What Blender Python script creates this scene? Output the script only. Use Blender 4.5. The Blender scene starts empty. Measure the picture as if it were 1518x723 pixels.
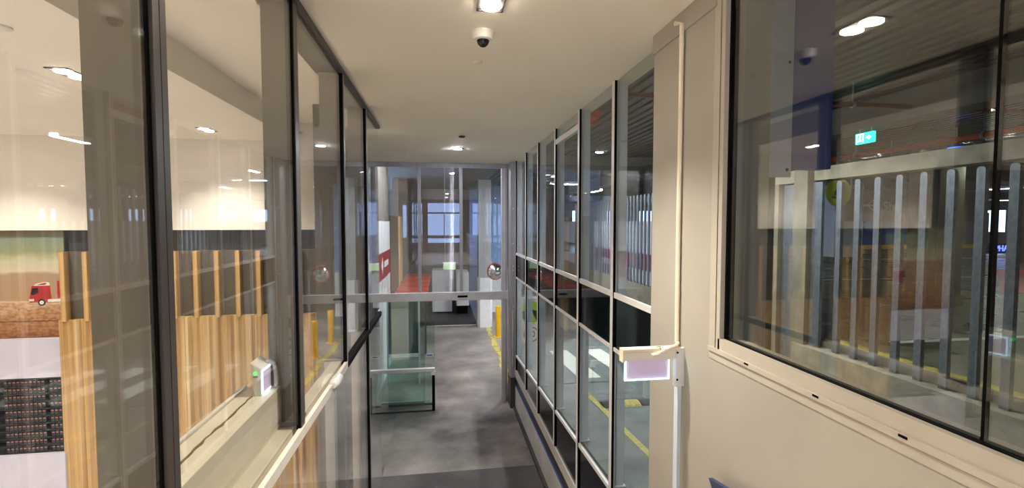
import bpy, bmesh, math, random
from mathutils import Vector
random.seed(7)
S = bpy.context.scene
C = S.collection
H = 3.72
PI = math.pi

# ------------------------------------------------------------------ materials
def srgb(c):
    return tuple(((v/255)/12.92 if v/255 <= .04045 else ((v/255+.055)/1.055)**2.4) for v in c) + (1,)

def nodes(name):
    m = bpy.data.materials.new(name); m.use_nodes = True
    nt = m.node_tree; nt.nodes.clear()
    out = nt.nodes.new('ShaderNodeOutputMaterial')
    return m, nt, out

def mat(name, rgb, rough=.5, metal=0., var=.06, scale=6., spec=.5, bump=0., bscale=60., stretch=(1,1,1), rough_var=0.):
    m, nt, out = nodes(name)
    p = nt.nodes.new('ShaderNodeBsdfPrincipled')
    nt.links.new(p.outputs[0], out.inputs[0])
    p.inputs['Roughness'].default_value = rough
    p.inputs['Metallic'].default_value = metal
    p.inputs['Specular IOR Level'].default_value = spec
    c = srgb(rgb)
    tc = nt.nodes.new('ShaderNodeTexCoord'); mp = nt.nodes.new('ShaderNodeMapping')
    mp.inputs['Scale'].default_value = stretch
    nt.links.new(tc.outputs['Object'], mp.inputs[0])
    n = nt.nodes.new('ShaderNodeTexNoise'); n.inputs['Scale'].default_value = scale; n.inputs['Detail'].default_value = 5
    nt.links.new(mp.outputs[0], n.inputs['Vector'])
    r = nt.nodes.new('ShaderNodeValToRGB')
    r.color_ramp.elements[0].position = .3; r.color_ramp.elements[1].position = .7
    r.color_ramp.elements[0].color = tuple(v*(1-var*2) for v in c[:3])+(1,)
    r.color_ramp.elements[1].color = tuple(min(1, v*(1+var)) for v in c[:3])+(1,)
    nt.links.new(n.outputs['Fac'], r.inputs[0]); nt.links.new(r.outputs[0], p.inputs['Base Color'])
    if rough_var:
        mr = nt.nodes.new('ShaderNodeMapRange')
        mr.inputs['From Min'].default_value = .3; mr.inputs['From Max'].default_value = .7
        mr.inputs['To Min'].default_value = rough-rough_var; mr.inputs['To Max'].default_value = rough+rough_var
        nt.links.new(n.outputs['Fac'], mr.inputs[0]); nt.links.new(mr.outputs[0], p.inputs['Roughness'])
    if bump:
        b = nt.nodes.new('ShaderNodeBump'); b.inputs['Strength'].default_value = bump; b.inputs['Distance'].default_value = .01
        n2 = nt.nodes.new('ShaderNodeTexNoise'); n2.inputs['Scale'].default_value = bscale
        nt.links.new(mp.outputs[0], n2.inputs['Vector'])
        nt.links.new(n2.outputs['Fac'], b.inputs['Height']); nt.links.new(b.outputs[0], p.inputs['Normal'])
    return m

def emis(name, rgb, k):
    m, nt, out = nodes(name)
    e = nt.nodes.new('ShaderNodeEmission'); e.inputs[0].default_value = srgb(rgb); e.inputs[1].default_value = k
    nt.links.new(e.outputs[0], out.inputs[0]); return m

def glass(name, tint, f0=.04, rough=0., k=1.0, streak=0.):
    """thin pane: see-through with a Schlick reflection on each face"""
    m, nt, out = nodes(name)
    g = nt.nodes.new('ShaderNodeNewGeometry')
    d = nt.nodes.new('ShaderNodeVectorMath'); d.operation = 'DOT_PRODUCT'
    nt.links.new(g.outputs['Normal'], d.inputs[0]); nt.links.new(g.outputs['Incoming'], d.inputs[1])
    def mth(op, a, b=None):
        n = nt.nodes.new('ShaderNodeMath'); n.operation = op
        for i, v in enumerate((a, b)):
            if v is None: continue
            if isinstance(v, (int, float)): n.inputs[i].default_value = v
            else: nt.links.new(v, n.inputs[i])
        return n.outputs[0]
    a = mth('ABSOLUTE', d.outputs['Value']); a = mth('SUBTRACT', 1.0, a); a = mth('POWER', a, 5.0)
    a = mth('MULTIPLY', a, (1-f0)*k); a = mth('ADD', a, f0*k); a = mth('MINIMUM', a, 1.0)
    t = nt.nodes.new('ShaderNodeBsdfTransparent'); t.inputs[0].default_value = (*tint, 1)
    gl = nt.nodes.new('ShaderNodeBsdfGlossy'); gl.inputs['Roughness'].default_value = rough; gl.inputs[0].default_value = (1, 1, 1, 1)
    mx = nt.nodes.new('ShaderNodeMixShader')
    nt.links.new(a, mx.inputs[0]); nt.links.new(t.outputs[0], mx.inputs[1]); nt.links.new(gl.outputs[0], mx.inputs[2])
    if streak:
        an = nt.nodes.new('ShaderNodeBsdfAnisotropic'); an.inputs['Roughness'].default_value = .28; an.inputs['Anisotropy'].default_value = .994; an.inputs['Color'].default_value = (1, 1, 1, 1)
        tg = nt.nodes.new('ShaderNodeCombineXYZ'); tg.inputs[0].default_value = 1.0
        nt.links.new(tg.outputs[0], an.inputs['Tangent'])
        m2 = nt.nodes.new('ShaderNodeMixShader'); m2.inputs[0].default_value = streak
        nt.links.new(mx.outputs[0], m2.inputs[1]); nt.links.new(an.outputs[0], m2.inputs[2]); nt.links.new(m2.outputs[0], out.inputs[0])
    else:
        nt.links.new(mx.outputs[0], out.inputs[0])
    return m

M = {}
M['plaster'] = mat('cream_plaster', (170, 164, 152), .6, var=.03, scale=2.5, bump=.05)
M['ceil'] = mat('ceiling_paint', (240, 233, 220), .7, var=.015, scale=1.5)
M['bulkhead'] = mat('white_bulkhead', (226, 219, 208), .6, var=.01, scale=1)
M['beige_frame'] = mat('beige_frame', (216, 209, 198), .4, var=.03, scale=8)
M['sill_frame'] = mat('sill_frame', (186, 178, 164), .4, var=.03, scale=8)
M['pale_frame'] = mat('pale_frame', (232, 230, 230), .4, var=.03, scale=8)
M['pale_concrete'] = mat('pale_concrete', (156, 149, 130), .8, var=.14, scale=5, bump=.25, bscale=30)
M['bronze'] = mat('dark_bronze', (82, 74, 70), .38, .3, var=.05, scale=9)
M['black'] = mat('black_gasket', (7, 7, 7), .75, var=.05, spec=.1)
M['steelgrey'] = mat('grey_painted_steel', (128, 122, 112), .42, var=.05, scale=3, stretch=(6, 6, .6))
M['finblue'] = mat('grey_blue_painted_steel', (214, 225, 238), .4, var=.04, scale=3, stretch=(4, 4, .6))
M['ledge'] = mat('beige_ledge', (222, 214, 194), .45, var=.05, scale=5)
M['alu'] = mat('grey_aluminium', (166, 166, 170), .38, .25, var=.06, scale=5, stretch=(3, 3, .5))
M['alu_light'] = mat('light_aluminium', (212, 210, 210), .38, .2, var=.06, scale=5)
M['darkgrey'] = mat('dark_grey_panel', (62, 60, 60), .5, var=.08, scale=4)
M['blackglass'] = mat('black_spandrel', (7, 8, 11), .05, var=.1, scale=3, spec=.22)
M['white'] = mat('white_paint', (228, 228, 230), .45, var=.03)
M['kick'] = mat('white_kick_board', (226, 221, 217), .5, var=.06, scale=4)
M['blue_strip'] = mat('blue_strip', (60, 92, 170), .4, var=.05)
M['brownwall'] = mat('brown_grey_wall', (104, 94, 90), .6, var=.08, scale=1.5)
M['backwall'] = mat('tan_wall', (168, 146, 132), .6, var=.06, scale=1.5)
M['lilac'] = mat('lilac_wall', (170, 168, 196), .6, var=.06, scale=1.5)
M['concrete'] = mat('concrete', (122, 115, 98), .8, var=.14, scale=5, bump=.25, bscale=30)
M['dark_concrete'] = mat('dark_concrete', (96, 94, 84), .7, var=.15, scale=4, bump=.2, bscale=25)
M['deck'] = mat('metal_deck_soffit', (60, 56, 48), .42, .25, var=.12, scale=3, stretch=(2, .3, 1))
M['galv'] = mat('galvanised_steel', (112, 118, 126), .4, .45, var=.16, scale=26, stretch=(1, 1, .5))
M['redpipe'] = mat('red_pipe', (232, 78, 50), .4, var=.06)
M['darkredpipe'] = mat('dark_red_pipe', (116, 50, 36), .5, var=.1)
M['yellow'] = mat('yellow_paint', (240, 184, 18), .4, var=.05)
M['roadyellow'] = mat('yellow_road_paint', (196, 180, 84), .6, var=.16, scale=22)
M['roadwhite'] = mat('white_road_paint', (226, 228, 216), .6, var=.06, scale=18)
M['asphalt'] = mat('ramp_asphalt', (98, 106, 104), .55, var=.22, scale=3.2, bump=.3, bscale=70)
M['lotfloor'] = mat('parking_floor', (104, 100, 78), .34, var=.18, scale=1.3, rough_var=.12)
M['redreflect'] = mat('red_reflection_colour', (190, 70, 48), .4, var=.08)
M['storefloor'] = mat('store_floor_tile', (236, 229, 218), .35, var=.04)
M['green_sign'] = emis('exit_green', (20, 190, 160), 2.2)
M['white_sign'] = emis('exit_white', (225, 255, 250), 2.6)
M['blue_sign'] = emis('pharmacy_blue', (70, 90, 235), 3.2)
M['blue_lamp'] = emis('bay_lamp_blue', (30, 90, 255), 4)
M['edge'] = emis('lit_edge', (190, 232, 255), 1.9)
M['led'] = emis('green_led', (40, 255, 60), 2.5)
M['lens'] = emis('warm_lens', (255, 241, 224), 60)
M['lens_store'] = emis('warm_store_lens', (255, 241, 222), 26)
M['lens_cool'] = emis('cool_lens', (246, 244, 255), 350)
M['tube'] = emis('white_tube', (246, 255, 232), 62)
M['tube_ramp'] = emis('ramp_tube', (246, 252, 255), 300)
M['pale_green'] = emis('pale_green_box', (200, 235, 190), .42)
M['tube_fill'] = emis('fill_tube', (246, 252, 255), 30)
M['tube_out_fill'] = emis('outside_fill_tube', (250, 248, 255), 60)
M['acrylic_white'] = mat('white_plastic', (226, 222, 212), .35, var=.02)
M['darkplastic'] = mat('dark_dome', (22, 18, 16), .08, var=.05)
M['greenpanel'] = mat('dark_green_panel', (38, 62, 60), .12, var=.12, scale=2)
M['signyellow'] = mat('fluoro_yellow', (236, 240, 30), .5, var=.02)
M['signgreen'] = mat('fluoro_yellow_green', (178, 214, 60), .5, var=.02)
M['signwhite'] = mat('sign_white', (226, 224, 224), .5, var=.02)
M['signred'] = mat('sign_red', (176, 44, 44), .5, var=.04)
M['signblack'] = mat('sign_black', (28, 26, 28), .5, var=.02)
M['banner'] = mat('red_banner', (160, 34, 38), .45, var=.05)
M['redslat'] = mat('red_orange_slat', (206, 66, 44), .4, var=.1, scale=7)
M['bluewall'] = mat('dark_blue_paint', (72, 90, 158), .5, var=.08)
M['skyblue'] = mat('sky_blue_paint', (112, 152, 206), .5, var=.08)
M['brown'] = mat('brown_door', (66, 54, 46), .4, var=.12)
M['sealant'] = mat('brown_sealant', (120, 98, 62), .7, var=.25, scale=40)
M['conduit'] = mat('cream_conduit', (238, 224, 200), .4, var=.03)
M['mirror'] = mat('mirror_face', (236, 236, 232), .06, 1., var=.02)
M['rubber'] = mat('black_rubber', (40, 42, 42), .7, var=.2, scale=20)
M['humpyellow'] = mat('hump_yellow', (206, 184, 84), .6, var=.2, scale=30)
M['carton'] = mat('dark_drink_body', (62, 58, 66), .3, var=.2, scale=30)
M['cap'] = mat('red_cap', (226, 140, 122), .45, var=.05)
M['shelf'] = mat('dark_shelf', (40, 38, 42), .5, var=.1)
M['mural_trim'] = mat('pale_lilac_panel', (206, 204, 220), .5, var=.02)
M['navy'] = mat('navy_handrail', (52, 62, 92), .5, var=.05)
M['glassL'] = glass('clear_pane', (.95, .95, .935), .045)
M['glassR'] = glass('clear_pane_dark', (.90, .915, .90), .045, k=.75)
M['glassW'] = glass('coated_pane', (.84, .85, .83), .095)
M['glassE'] = glass('clear_pane_end', (.90, .925, .925), .06, streak=.06)
M['glassG'] = glass('greenish_pane', (.86, .935, .915), .05)

def acrylic(k):
    m, nt, out = nodes('lilac_acrylic')
    p = nt.nodes.new('ShaderNodeBsdfPrincipled'); p.inputs['Base Color'].default_value = srgb((216, 200, 222)); p.inputs['Roughness'].default_value = .2
    t = nt.nodes.new('ShaderNodeBsdfTranslucent'); t.inputs[0].default_value = srgb((216, 200, 222))
    p.inputs['Emission Color'].default_value = srgb((216, 204, 226)); p.inputs['Emission Strength'].default_value = k
    mx = nt.nodes.new('ShaderNodeMixShader'); mx.inputs[0].default_value = .35
    nt.links.new(p.outputs[0], mx.inputs[1]); nt.links.new(t.outputs[0], mx.inputs[2]); nt.links.new(mx.outputs[0], out.inputs[0])
    return m
M['acrylic'] = acrylic(.10); M['acrylic_bright'] = acrylic(.26)

def timber(name, a, b, c):
    m, nt, out = nodes(name)
    p = nt.nodes.new('ShaderNodeBsdfPrincipled'); p.inputs['Roughness'].default_value = .45
    tc = nt.nodes.new('ShaderNodeTexCoord'); mp = nt.nodes.new('ShaderNodeMapping')
    mp.inputs['Scale'].default_value = (11, 3, .12); nt.links.new(tc.outputs['Object'], mp.inputs[0])
    n = nt.nodes.new('ShaderNodeTexNoise'); n.inputs['Scale'].default_value = 1.6; n.inputs['Detail'].default_value = 3
    nt.links.new(mp.outputs[0], n.inputs['Vector'])
    mp2 = nt.nodes.new('ShaderNodeMapping'); mp2.inputs['Scale'].default_value = (90, 20, 1.2); nt.links.new(tc.outputs['Object'], mp2.inputs[0])
    n2 = nt.nodes.new('ShaderNodeTexNoise'); n2.inputs['Scale'].default_value = 1; n2.inputs['Detail'].default_value = 4
    nt.links.new(mp2.outputs[0], n2.inputs['Vector'])
    ad = nt.nodes.new('ShaderNodeMath'); ad.operation = 'MULTIPLY_ADD'; ad.inputs[1].default_value = .3
    nt.links.new(n2.outputs['Fac'], ad.inputs[0]); nt.links.new(n.outputs['Fac'], ad.inputs[2])
    r = nt.nodes.new('ShaderNodeValToRGB'); e = r.color_ramp.elements
    e[0].position = .45; e[0].color = srgb(a); e[1].position = .85; e[1].color = srgb(c)
    x = e.new(.65); x.color = srgb(b)
    nt.links.new(ad.outputs[0], r.inputs[0]); nt.links.new(r.outputs[0], p.inputs['Base Color']); nt.links.new(p.outputs[0], out.inputs[0])
    return m
M['timber'] = timber('pale_timber', (176, 136, 86), (204, 168, 110), (222, 196, 150))
M['batten'] = timber('timber_batten', (172, 130, 78), (196, 156, 98), (212, 180, 128))

def floor_mat(nm, lo, hi):
    m, nt, out = nodes(nm)
    p = nt.nodes.new('ShaderNodeBsdfPrincipled')
    tc = nt.nodes.new('ShaderNodeTexCoord')
    n = nt.nodes.new('ShaderNodeTexNoise'); n.inputs['Scale'].default_value = .9; n.inputs['Detail'].default_value = 7; n.inputs['Roughness'].default_value = .65
    n2 = nt.nodes.new('ShaderNodeTexNoise'); n2.inputs['Scale'].default_value = 26; n2.inputs['Detail'].default_value = 4
    nt.links.new(tc.outputs['Object'], n.inputs['Vector']); nt.links.new(tc.outputs['Object'], n2.inputs['Vector'])
    r = nt.nodes.new('ShaderNodeValToRGB'); e = r.color_ramp.elements
    e[0].position = .32; e[0].color = srgb(lo); e[1].position = .7; e[1].color = srgb(hi)
    nt.links.new(n.outputs['Fac'], r.inputs[0])
    mx = nt.nodes.new('ShaderNodeMix'); mx.data_type = 'RGBA'; mx.blend_type = 'MULTIPLY'; mx.inputs[0].default_value = .5
    nt.links.new(r.outputs[0], mx.inputs['A']); nt.links.new(n2.outputs['Color'], mx.inputs['B'])
    nt.links.new(r.outputs[0], p.inputs['Base Color'])
    mr = nt.nodes.new('ShaderNodeMapRange'); mr.inputs['From Min'].default_value = .3; mr.inputs['From Max'].default_value = .7
    mr.inputs['To Min'].default_value = .28; mr.inputs['To Max'].default_value = .5
    nt.links.new(n.outputs['Fac'], mr.inputs[0]); nt.links.new(mr.outputs[0], p.inputs['Roughness'])
    b = nt.nodes.new('ShaderNodeBump'); b.inputs['Strength'].default_value = .25; b.inputs['Distance'].default_value = .008
    nt.links.new(n2.outputs['Fac'], b.inputs['Height']); nt.links.new(b.outputs[0], p.inputs['Normal'])
    nt.links.new(p.outputs[0], out.inputs[0]); return m
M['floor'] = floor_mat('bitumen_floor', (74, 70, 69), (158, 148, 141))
M['floor_shaded'] = floor_mat('bitumen_floor_shaded', (58, 54, 54), (100, 93, 90))

def mural_mat():
    """printed desert landscape"""
    m, nt, out = nodes('desert_print')
    p = nt.nodes.new('ShaderNodeBsdfPrincipled'); p.inputs['Roughness'].default_value = .4
    tc = nt.nodes.new('ShaderNodeTexCoord'); sp = nt.nodes.new('ShaderNodeSeparateXYZ')
    nt.links.new(tc.outputs['Object'], sp.inputs[0])
    n = nt.nodes.new('ShaderNodeTexNoise'); n.inputs['Scale'].default_value = 2.4; n.inputs['Detail'].default_value = 3
    mp = nt.nodes.new('ShaderNodeMapping'); mp.inputs['Scale'].default_value = (1, 1, 2.4)
    nt.links.new(tc.outputs['Object'], mp.inputs[0]); nt.links.new(mp.outputs[0], n.inputs['Vector'])
    ad = nt.nodes.new('ShaderNodeMath'); ad.operation = 'MULTIPLY_ADD'; ad.inputs[1].default_value = .16; 
    nt.links.new(n.outputs['Fac'], ad.inputs[0]); nt.links.new(sp.outputs['Z'], ad.inputs[2])
    # shrub specks on the ground strip
    n3 = nt.nodes.new('ShaderNodeTexNoise'); n3.inputs['Scale'].default_value = 14; n3.inputs['Detail'].default_value = 4
    mp3 = nt.nodes.new('ShaderNodeMapping'); mp3.inputs['Scale'].default_value = (1, 1, 2)
    nt.links.new(tc.outputs['Object'], mp3.inputs[0]); nt.links.new(mp3.outputs[0], n3.inputs['Vector'])
    r = nt.nodes.new('ShaderNodeValToRGB'); e = r.color_ramp.elements
    stops = [(0, (150, 104, 76)), (.12, (178, 130, 96)), (.30, (196, 158, 122)), (.345, (214, 188, 156)), (.36, (176, 142, 110)), (.60, (166, 140, 112)), (.63, (198, 186, 160)), (.72, (182, 176, 148)), (.80, (134, 138, 104)), (.92, (122, 132, 118)), (1.0, (128, 116, 86))]
    e[0].position = 0; e[0].color = srgb(stops[0][1]); e[1].position = 1; e[1].color = srgb(stops[-1][1])
    for q, c in stops[1:-1]:
        x = e.new(q); x.color = srgb(c)
    mr = nt.nodes.new('ShaderNodeMapRange'); mr.inputs['From Min'].default_value = .06; mr.inputs['From Max'].default_value = 1.58
    nt.links.new(ad.outputs[0], mr.inputs[0]); nt.links.new(mr.outputs[0], r.inputs[0])
    r3 = nt.nodes.new('ShaderNodeValToRGB'); r3.color_ramp.elements[0].position = .44; r3.color_ramp.elements[1].position = .56
    r3.color_ramp.elements[0].color = (.72, .62, .56, 1); r3.color_ramp.elements[1].color = (1, 1, 1, 1)
    nt.links.new(n3.outputs['Fac'], r3.inputs[0])
    lt = nt.nodes.new('ShaderNodeMath'); lt.operation = 'LESS_THAN'; lt.inputs[1].default_value = .5
    nt.links.new(sp.outputs['Z'], lt.inputs[0])
    mx = nt.nodes.new('ShaderNodeMix'); mx.data_type = 'RGBA'; mx.blend_type = 'MULTIPLY'
    nt.links.new(lt.outputs[0], mx.inputs[0]); nt.links.new(r.outputs[0], mx.inputs['A']); nt.links.new(r3.outputs[0], mx.inputs['B'])
    nt.links.new(mx.outputs['Result'], p.inputs['Base Color']); nt.links.new(p.outputs[0], out.inputs[0]); return m
M['mural'] = mural_mat()
M['backing'] = mat('backing_board', (96, 90, 78), .5, var=.05, scale=4)

def block_mat():
    m, nt, out = nodes('block_wall')
    p = nt.nodes.new('ShaderNodeBsdfPrincipled'); p.inputs['Roughness'].default_value = .8
    tc = nt.nodes.new('ShaderNodeTexCoord'); mp = nt.nodes.new('ShaderNodeMapping'); mp.inputs['Rotation'].default_value = (PI/2, 0, 0)
    b = nt.nodes.new('ShaderNodeTexBrick'); b.inputs['Scale'].default_value = 1.6
    b.inputs['Color1'].default_value = srgb((118, 116, 106)); b.inputs['Color2'].default_value = srgb((132, 130, 118)); b.inputs['Mortar'].default_value = srgb((78, 76, 70))
    b.inputs['Mortar Size'].default_value = .012
    nt.links.new(tc.outputs['Object'], mp.inputs[0]); nt.links.new(mp.outputs[0], b.inputs['Vector'])
    nt.links.new(b.outputs['Color'], p.inputs['Base Color']); nt.links.new(p.outputs[0], out.inputs[0]); return m
M['block'] = block_mat()

# ------------------------------------------------------------------ builders
class MB:
    def __init__(s): s.v = []; s.f = []; s.mi = []; s.mats = []
    def _m(s, m):
        m = M[m] if isinstance(m, str) else m
        if m not in s.mats: s.mats.append(m)
        return s.mats.index(m)
    def add(s, vs, fs, m):
        k = len(s.v); s.v += [tuple(p) for p in vs]; i = s._m(m)
        for f in fs: s.f.append([a+k for a in f]); s.mi.append(i)
        return s
    def box(s, x0, x1, y0, y1, z0, z1, m):
        x0, x1 = min(x0, x1), max(x0, x1); y0, y1 = min(y0, y1), max(y0, y1); z0, z1 = min(z0, z1), max(z0, z1)
        vs = [(x, y, z) for x in (x0, x1) for y in (y0, y1) for z in (z0, z1)]
        return s.add(vs, [(0, 1, 3, 2), (4, 6, 7, 5), (0, 4, 5, 1), (2, 3, 7, 6), (0, 2, 6, 4), (1, 5, 7, 3)], m)
    def hexa(s, vs, m):
        """8 verts in the order of box()"""
        return s.add(vs, [(0, 1, 3, 2), (4, 6, 7, 5), (0, 4, 5, 1), (2, 3, 7, 6), (0, 2, 6, 4), (1, 5, 7, 3)], m)
    def tube(s, pts, r, m, n=10):
        pts = [Vector(p) for p in pts]; rings = []
        for i, p in enumerate(pts):
            t = (pts[min(i+1, len(pts)-1)]-pts[max(i-1, 0)]).normalized()
            a = Vector((0, 0, 1)) if abs(t.z) < .9 else Vector((1, 0, 0))
            u = t.cross(a).normalized(); w = t.cross(u)
            rr = r[i] if isinstance(r, (list, tuple)) else r
            rings.append([p+u*rr*math.cos(2*PI*k/n)+w*rr*math.sin(2*PI*k/n) for k in range(n)])
        vs = [v for q in rings for v in q]; fs = []
        for i in range(len(pts)-1):
            for k in range(n):
                fs.append((i*n+k, i*n+(k+1) % n, (i+1)*n+(k+1) % n, (i+1)*n+k))
        fs.append(tuple(range(n))[::-1]); fs.append(tuple((len(pts)-1)*n+k for k in range(n)))
        return s.add(vs, fs, m)
    def lathe(s, prof, c, m, n=24, axis='z'):
        vs = []; fs = []
        for r, h in prof:
            for k in range(n):
                a = 2*PI*k/n; x, y = r*math.cos(a), r*math.sin(a)
                if axis == 'z': vs.append((c[0]+x, c[1]+y, c[2]+h))
                elif axis == 'y': vs.append((c[0]+x, c[1]+h, c[2]+y))
                else: vs.append((c[0]+h, c[1]+x, c[2]+y))
        for i in range(len(prof)-1):
            for k in range(n):
                fs.append((i*n+k, i*n+(k+1) % n, (i+1)*n+(k+1) % n, (i+1)*n+k))
        fs.append(tuple(range(n))[::-1]); fs.append(tuple((len(prof)-1)*n+k for k in range(n)))
        return s.add(vs, fs, m)
    def prism(s, poly, a, b, m, axis='y'):
        """polygon in the plane across axis, extruded a..b"""
        def P(u, w, t): return (u, t, w) if axis == 'y' else ((t, u, w) if axis == 'x' else (u, w, t))
        n = len(poly); vs = [P(u, w, a) for u, w in poly]+[P(u, w, b) for u, w in poly]
        fs = [tuple(range(n)), tuple(range(2*n-1, n-1, -1))]
        for k in range(n): fs.append((k, (k+1) % n, n+(k+1) % n, n+k))
        return s.add(vs, fs, m)
    def build(s, name, parent=None, bevel=0, seg=2, smooth=False, origin=None):
        me = bpy.data.meshes.new(name)
        if parent is not None: o0 = Vector(parent['_w'])
        xs = [[p[i] for p in s.v] for i in range(3)]
        org = Vector(origin) if origin else Vector(((min(xs[0])+max(xs[0]))/2, (min(xs[1])+max(xs[1]))/2, min(xs[2])))
        me.from_pydata([tuple(Vector(p)-org) for p in s.v], [], s.f)
        for m in s.mats: me.materials.append(m)
        for p, i in zip(me.polygons, s.mi): p.material_index = i
        bm = bmesh.new(); bm.from_mesh(me); bmesh.ops.recalc_face_normals(bm, faces=bm.faces)
        if bevel:
            bmesh.ops.bevel(bm, geom=[e for e in bm.edges], offset=bevel, segments=seg, affect='EDGES', clamp_overlap=True)
        bm.to_mesh(me); bm.free()
        if smooth:
            for p in me.polygons: p.use_smooth = True
            me.set_sharp_from_angle(angle=math.radians(35))
        o = bpy.data.objects.new(name, me); C.objects.link(o)
        if parent is not None:
            o.parent = parent; o.location = org-Vector(parent['_w'])
        else: o.location = org
        o['_w'] = tuple(org)
        return o

def tag(o, label, cat, group=None, kind=None):
    o['label'] = label; o['category'] = cat
    if group: o['group'] = group
    if kind: o['kind'] = kind
    return o
def thing(name, label, cat, loc, group=None):
    o = bpy.data.objects.new(name, None); C.objects.link(o); o.location = loc; o['_w'] = tuple(loc); o.empty_display_size = .1
    return tag(o, label, cat, group)
def sempty(name, loc):
    o = bpy.data.objects.new(name, None); C.objects.link(o); o.location = loc; o['_w'] = tuple(loc); o['kind'] = 'structure'; return o
def struct(name, mb, **k):
    o = mb.build(name, **k); o['kind'] = 'structure'; return o
def box(*a): return MB().box(*a)
def copy_tree(o, loc, label=None, group=None, parent=None):
    c = o.copy(); C.objects.link(c); c.parent = parent
    if parent is None: c.location = loc
    if label: c['label'] = label
    if group: c['group'] = group
    for ch in o.children: copy_tree(ch, None, parent=c)
    return c
def text_mesh(name, txt, size, m, parent, loc, rot, depth=.01):
    cu = bpy.data.curves.new(name, 'FONT'); cu.body = txt; cu.size = size; cu.extrude = depth; cu.offset = size*.012
    cu.align_x = 'CENTER'; cu.align_y = 'CENTER'
    t = bpy.data.objects.new(name, cu); C.objects.link(t)
    bpy.context.view_layer.update()
    me = bpy.data.meshes.new_from_object(t.evaluated_get(bpy.context.evaluated_depsgraph_get()))
    bpy.data.objects.remove(t); bpy.data.curves.remove(cu)
    me.materials.clear(); me.materials.append(M[m])
    o = bpy.data.objects.new(name, me); C.objects.link(o)
    o.rotation_euler = rot
    if parent is not None:
        o.parent = parent; o.location = Vector(loc)-Vector(parent['_w'])
    else: o.location = loc
    return o

# ------------------------------------------------------------------ key planes
XL, XR, XP, ZC, D = -.765, 1.46, 1.36, 4.90, 9.6
YB = 7.375
ZS = 2.603          # left sill
def G(y): return 1.636-.061*y   # ramp surface beside the walkway

# ------------------------------------------------------------------ walkway shell
struct('floor', box(XL-.1, 12, 6.95, 40, -.2, 0, 'floor'))
struct('floor_near_shaded', box(XL-.1, 1.6, 1.4, 6.95, -.2, 0, 'floor_shaded'))  # shade over the near floor is put into a darker bitumen colour
struct('floor_lobby', box(-1.6, XL-.1, 6.2, 40, -.2, 0, 'floor'))
struct('floor_landing', box(XL-.1, XP, -6, 1.4, 0, 2.12, 'storefloor'))
struct('ceiling', box(-.97, 1.62, -6, D+.12, ZC, 5.7, 'ceil'))
w = MB()
w.box(XP, 1.66, -6, 2.2, 0, 3.03, 'plaster')
struct('wall_right', w)
w = MB(); w.box(XP, 1.66, 2.2, 2.9, 0, ZC, 'plaster')
struct('wall_pillar', w)
struct('trim_1', box(XP-.012, XP, 2.2, 2.9, ZC-.115, ZC, 'plaster'))
# back wall with daylight openings (behind the viewpoint)
w = MB()
for a in ((-1.0, -.66, 0, 5.7), (1.08, 1.66, 0, 5.7), (-.66, 1.08, 0, 2.62), (-.66, 1.08, 4.72, 5.7), (-.66, 1.08, 2.86, 3.02), (-.66, 1.08, 4.16, 4.24), (.18, .24, 3.02, 4.16)):
    w.box(a[0], a[1], -6.2, -6, a[2], a[3], 'backwall')
struct('wall_back', w)

# ------------------------------------------------------------------ left glazing (window_1 .. window_5)
yl = [-1.1, .2, 1.395, 2.66, 3.89, 5.04, 6.08]
def left_bay(n, y0, y1, first):
    w = sempty('window_%d' % n, (XL, y0, 0))
    # upper pane, lower pane, rails
    box(XL-.006, XL+.006, y0+.015, y1-.015, ZS+.04, ZC-.03, 'glassL').build('glass_pane', w)
    box(XL-.006, XL+.006, y0+.015, y1-.015, .05, ZS-.05, 'glassL').build('glass_pane', w)
    box(XL-.03, XL+.03, y0+.0, y1-.0, ZC-.03, ZC, 'bronze').build('top_rail', w)
    box(XL-.03, XL+.022, y0, y1, 0, .05, 'bronze').build('bottom_rail', w)
    if y1 > 4:
        box(XL-.028, XL+.028, y0+.02, y1-.02, ZS-.05, ZS, 'black').build('transom', w)
    else:
        t = MB(); t.box(XL, XL+.025, y0, y1, ZS-.05, ZS+.005, 'beige_frame'); t.build('transom', w)
    # mullion at the far end of the bay (dark)
    if n < 7 and y1 < 6:
        z0 = ZS if y1 < 4 else 0
        mm = MB()
        if y1 < 2.5:
            mm.box(XL-.01, XL+.02, y1, y1+.03, z0, ZC-.03, 'bronze'); mm.box(XL-.01, XL+.02, y1+.034, y1+.062, z0, ZC-.03, 'bronze')
            mm.box(XL-.01, XL+.014, y1+.03, y1+.034, z0, ZC-.03, 'black'); mm.box(XL-.004, XL+.01, y1-.012, y1, z0, ZC-.03, 'black')
        elif y1 < 3:
            mm.box(XL-.01, XL+.016, y1-.012, y1+.05, z0, ZC-.03, 'bronze'); mm.box(XL-.01, XL+.012, y1-.018, y1-.012, z0, ZC-.03, 'black')
        else:
            mm.box(XL-.02, XL+.018, y1-.02, y1+.012, z0, ZC-.03, 'black'); mm.box(XL-.012, XL+.022, y1+.012, y1+.03, z0, ZC-.03, 'alu')
        mm.build('mullion', w)
    return w
for i in range(len(yl)-1): left_bay(i+1, yl[i], yl[i+1], i == 0)

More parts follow.
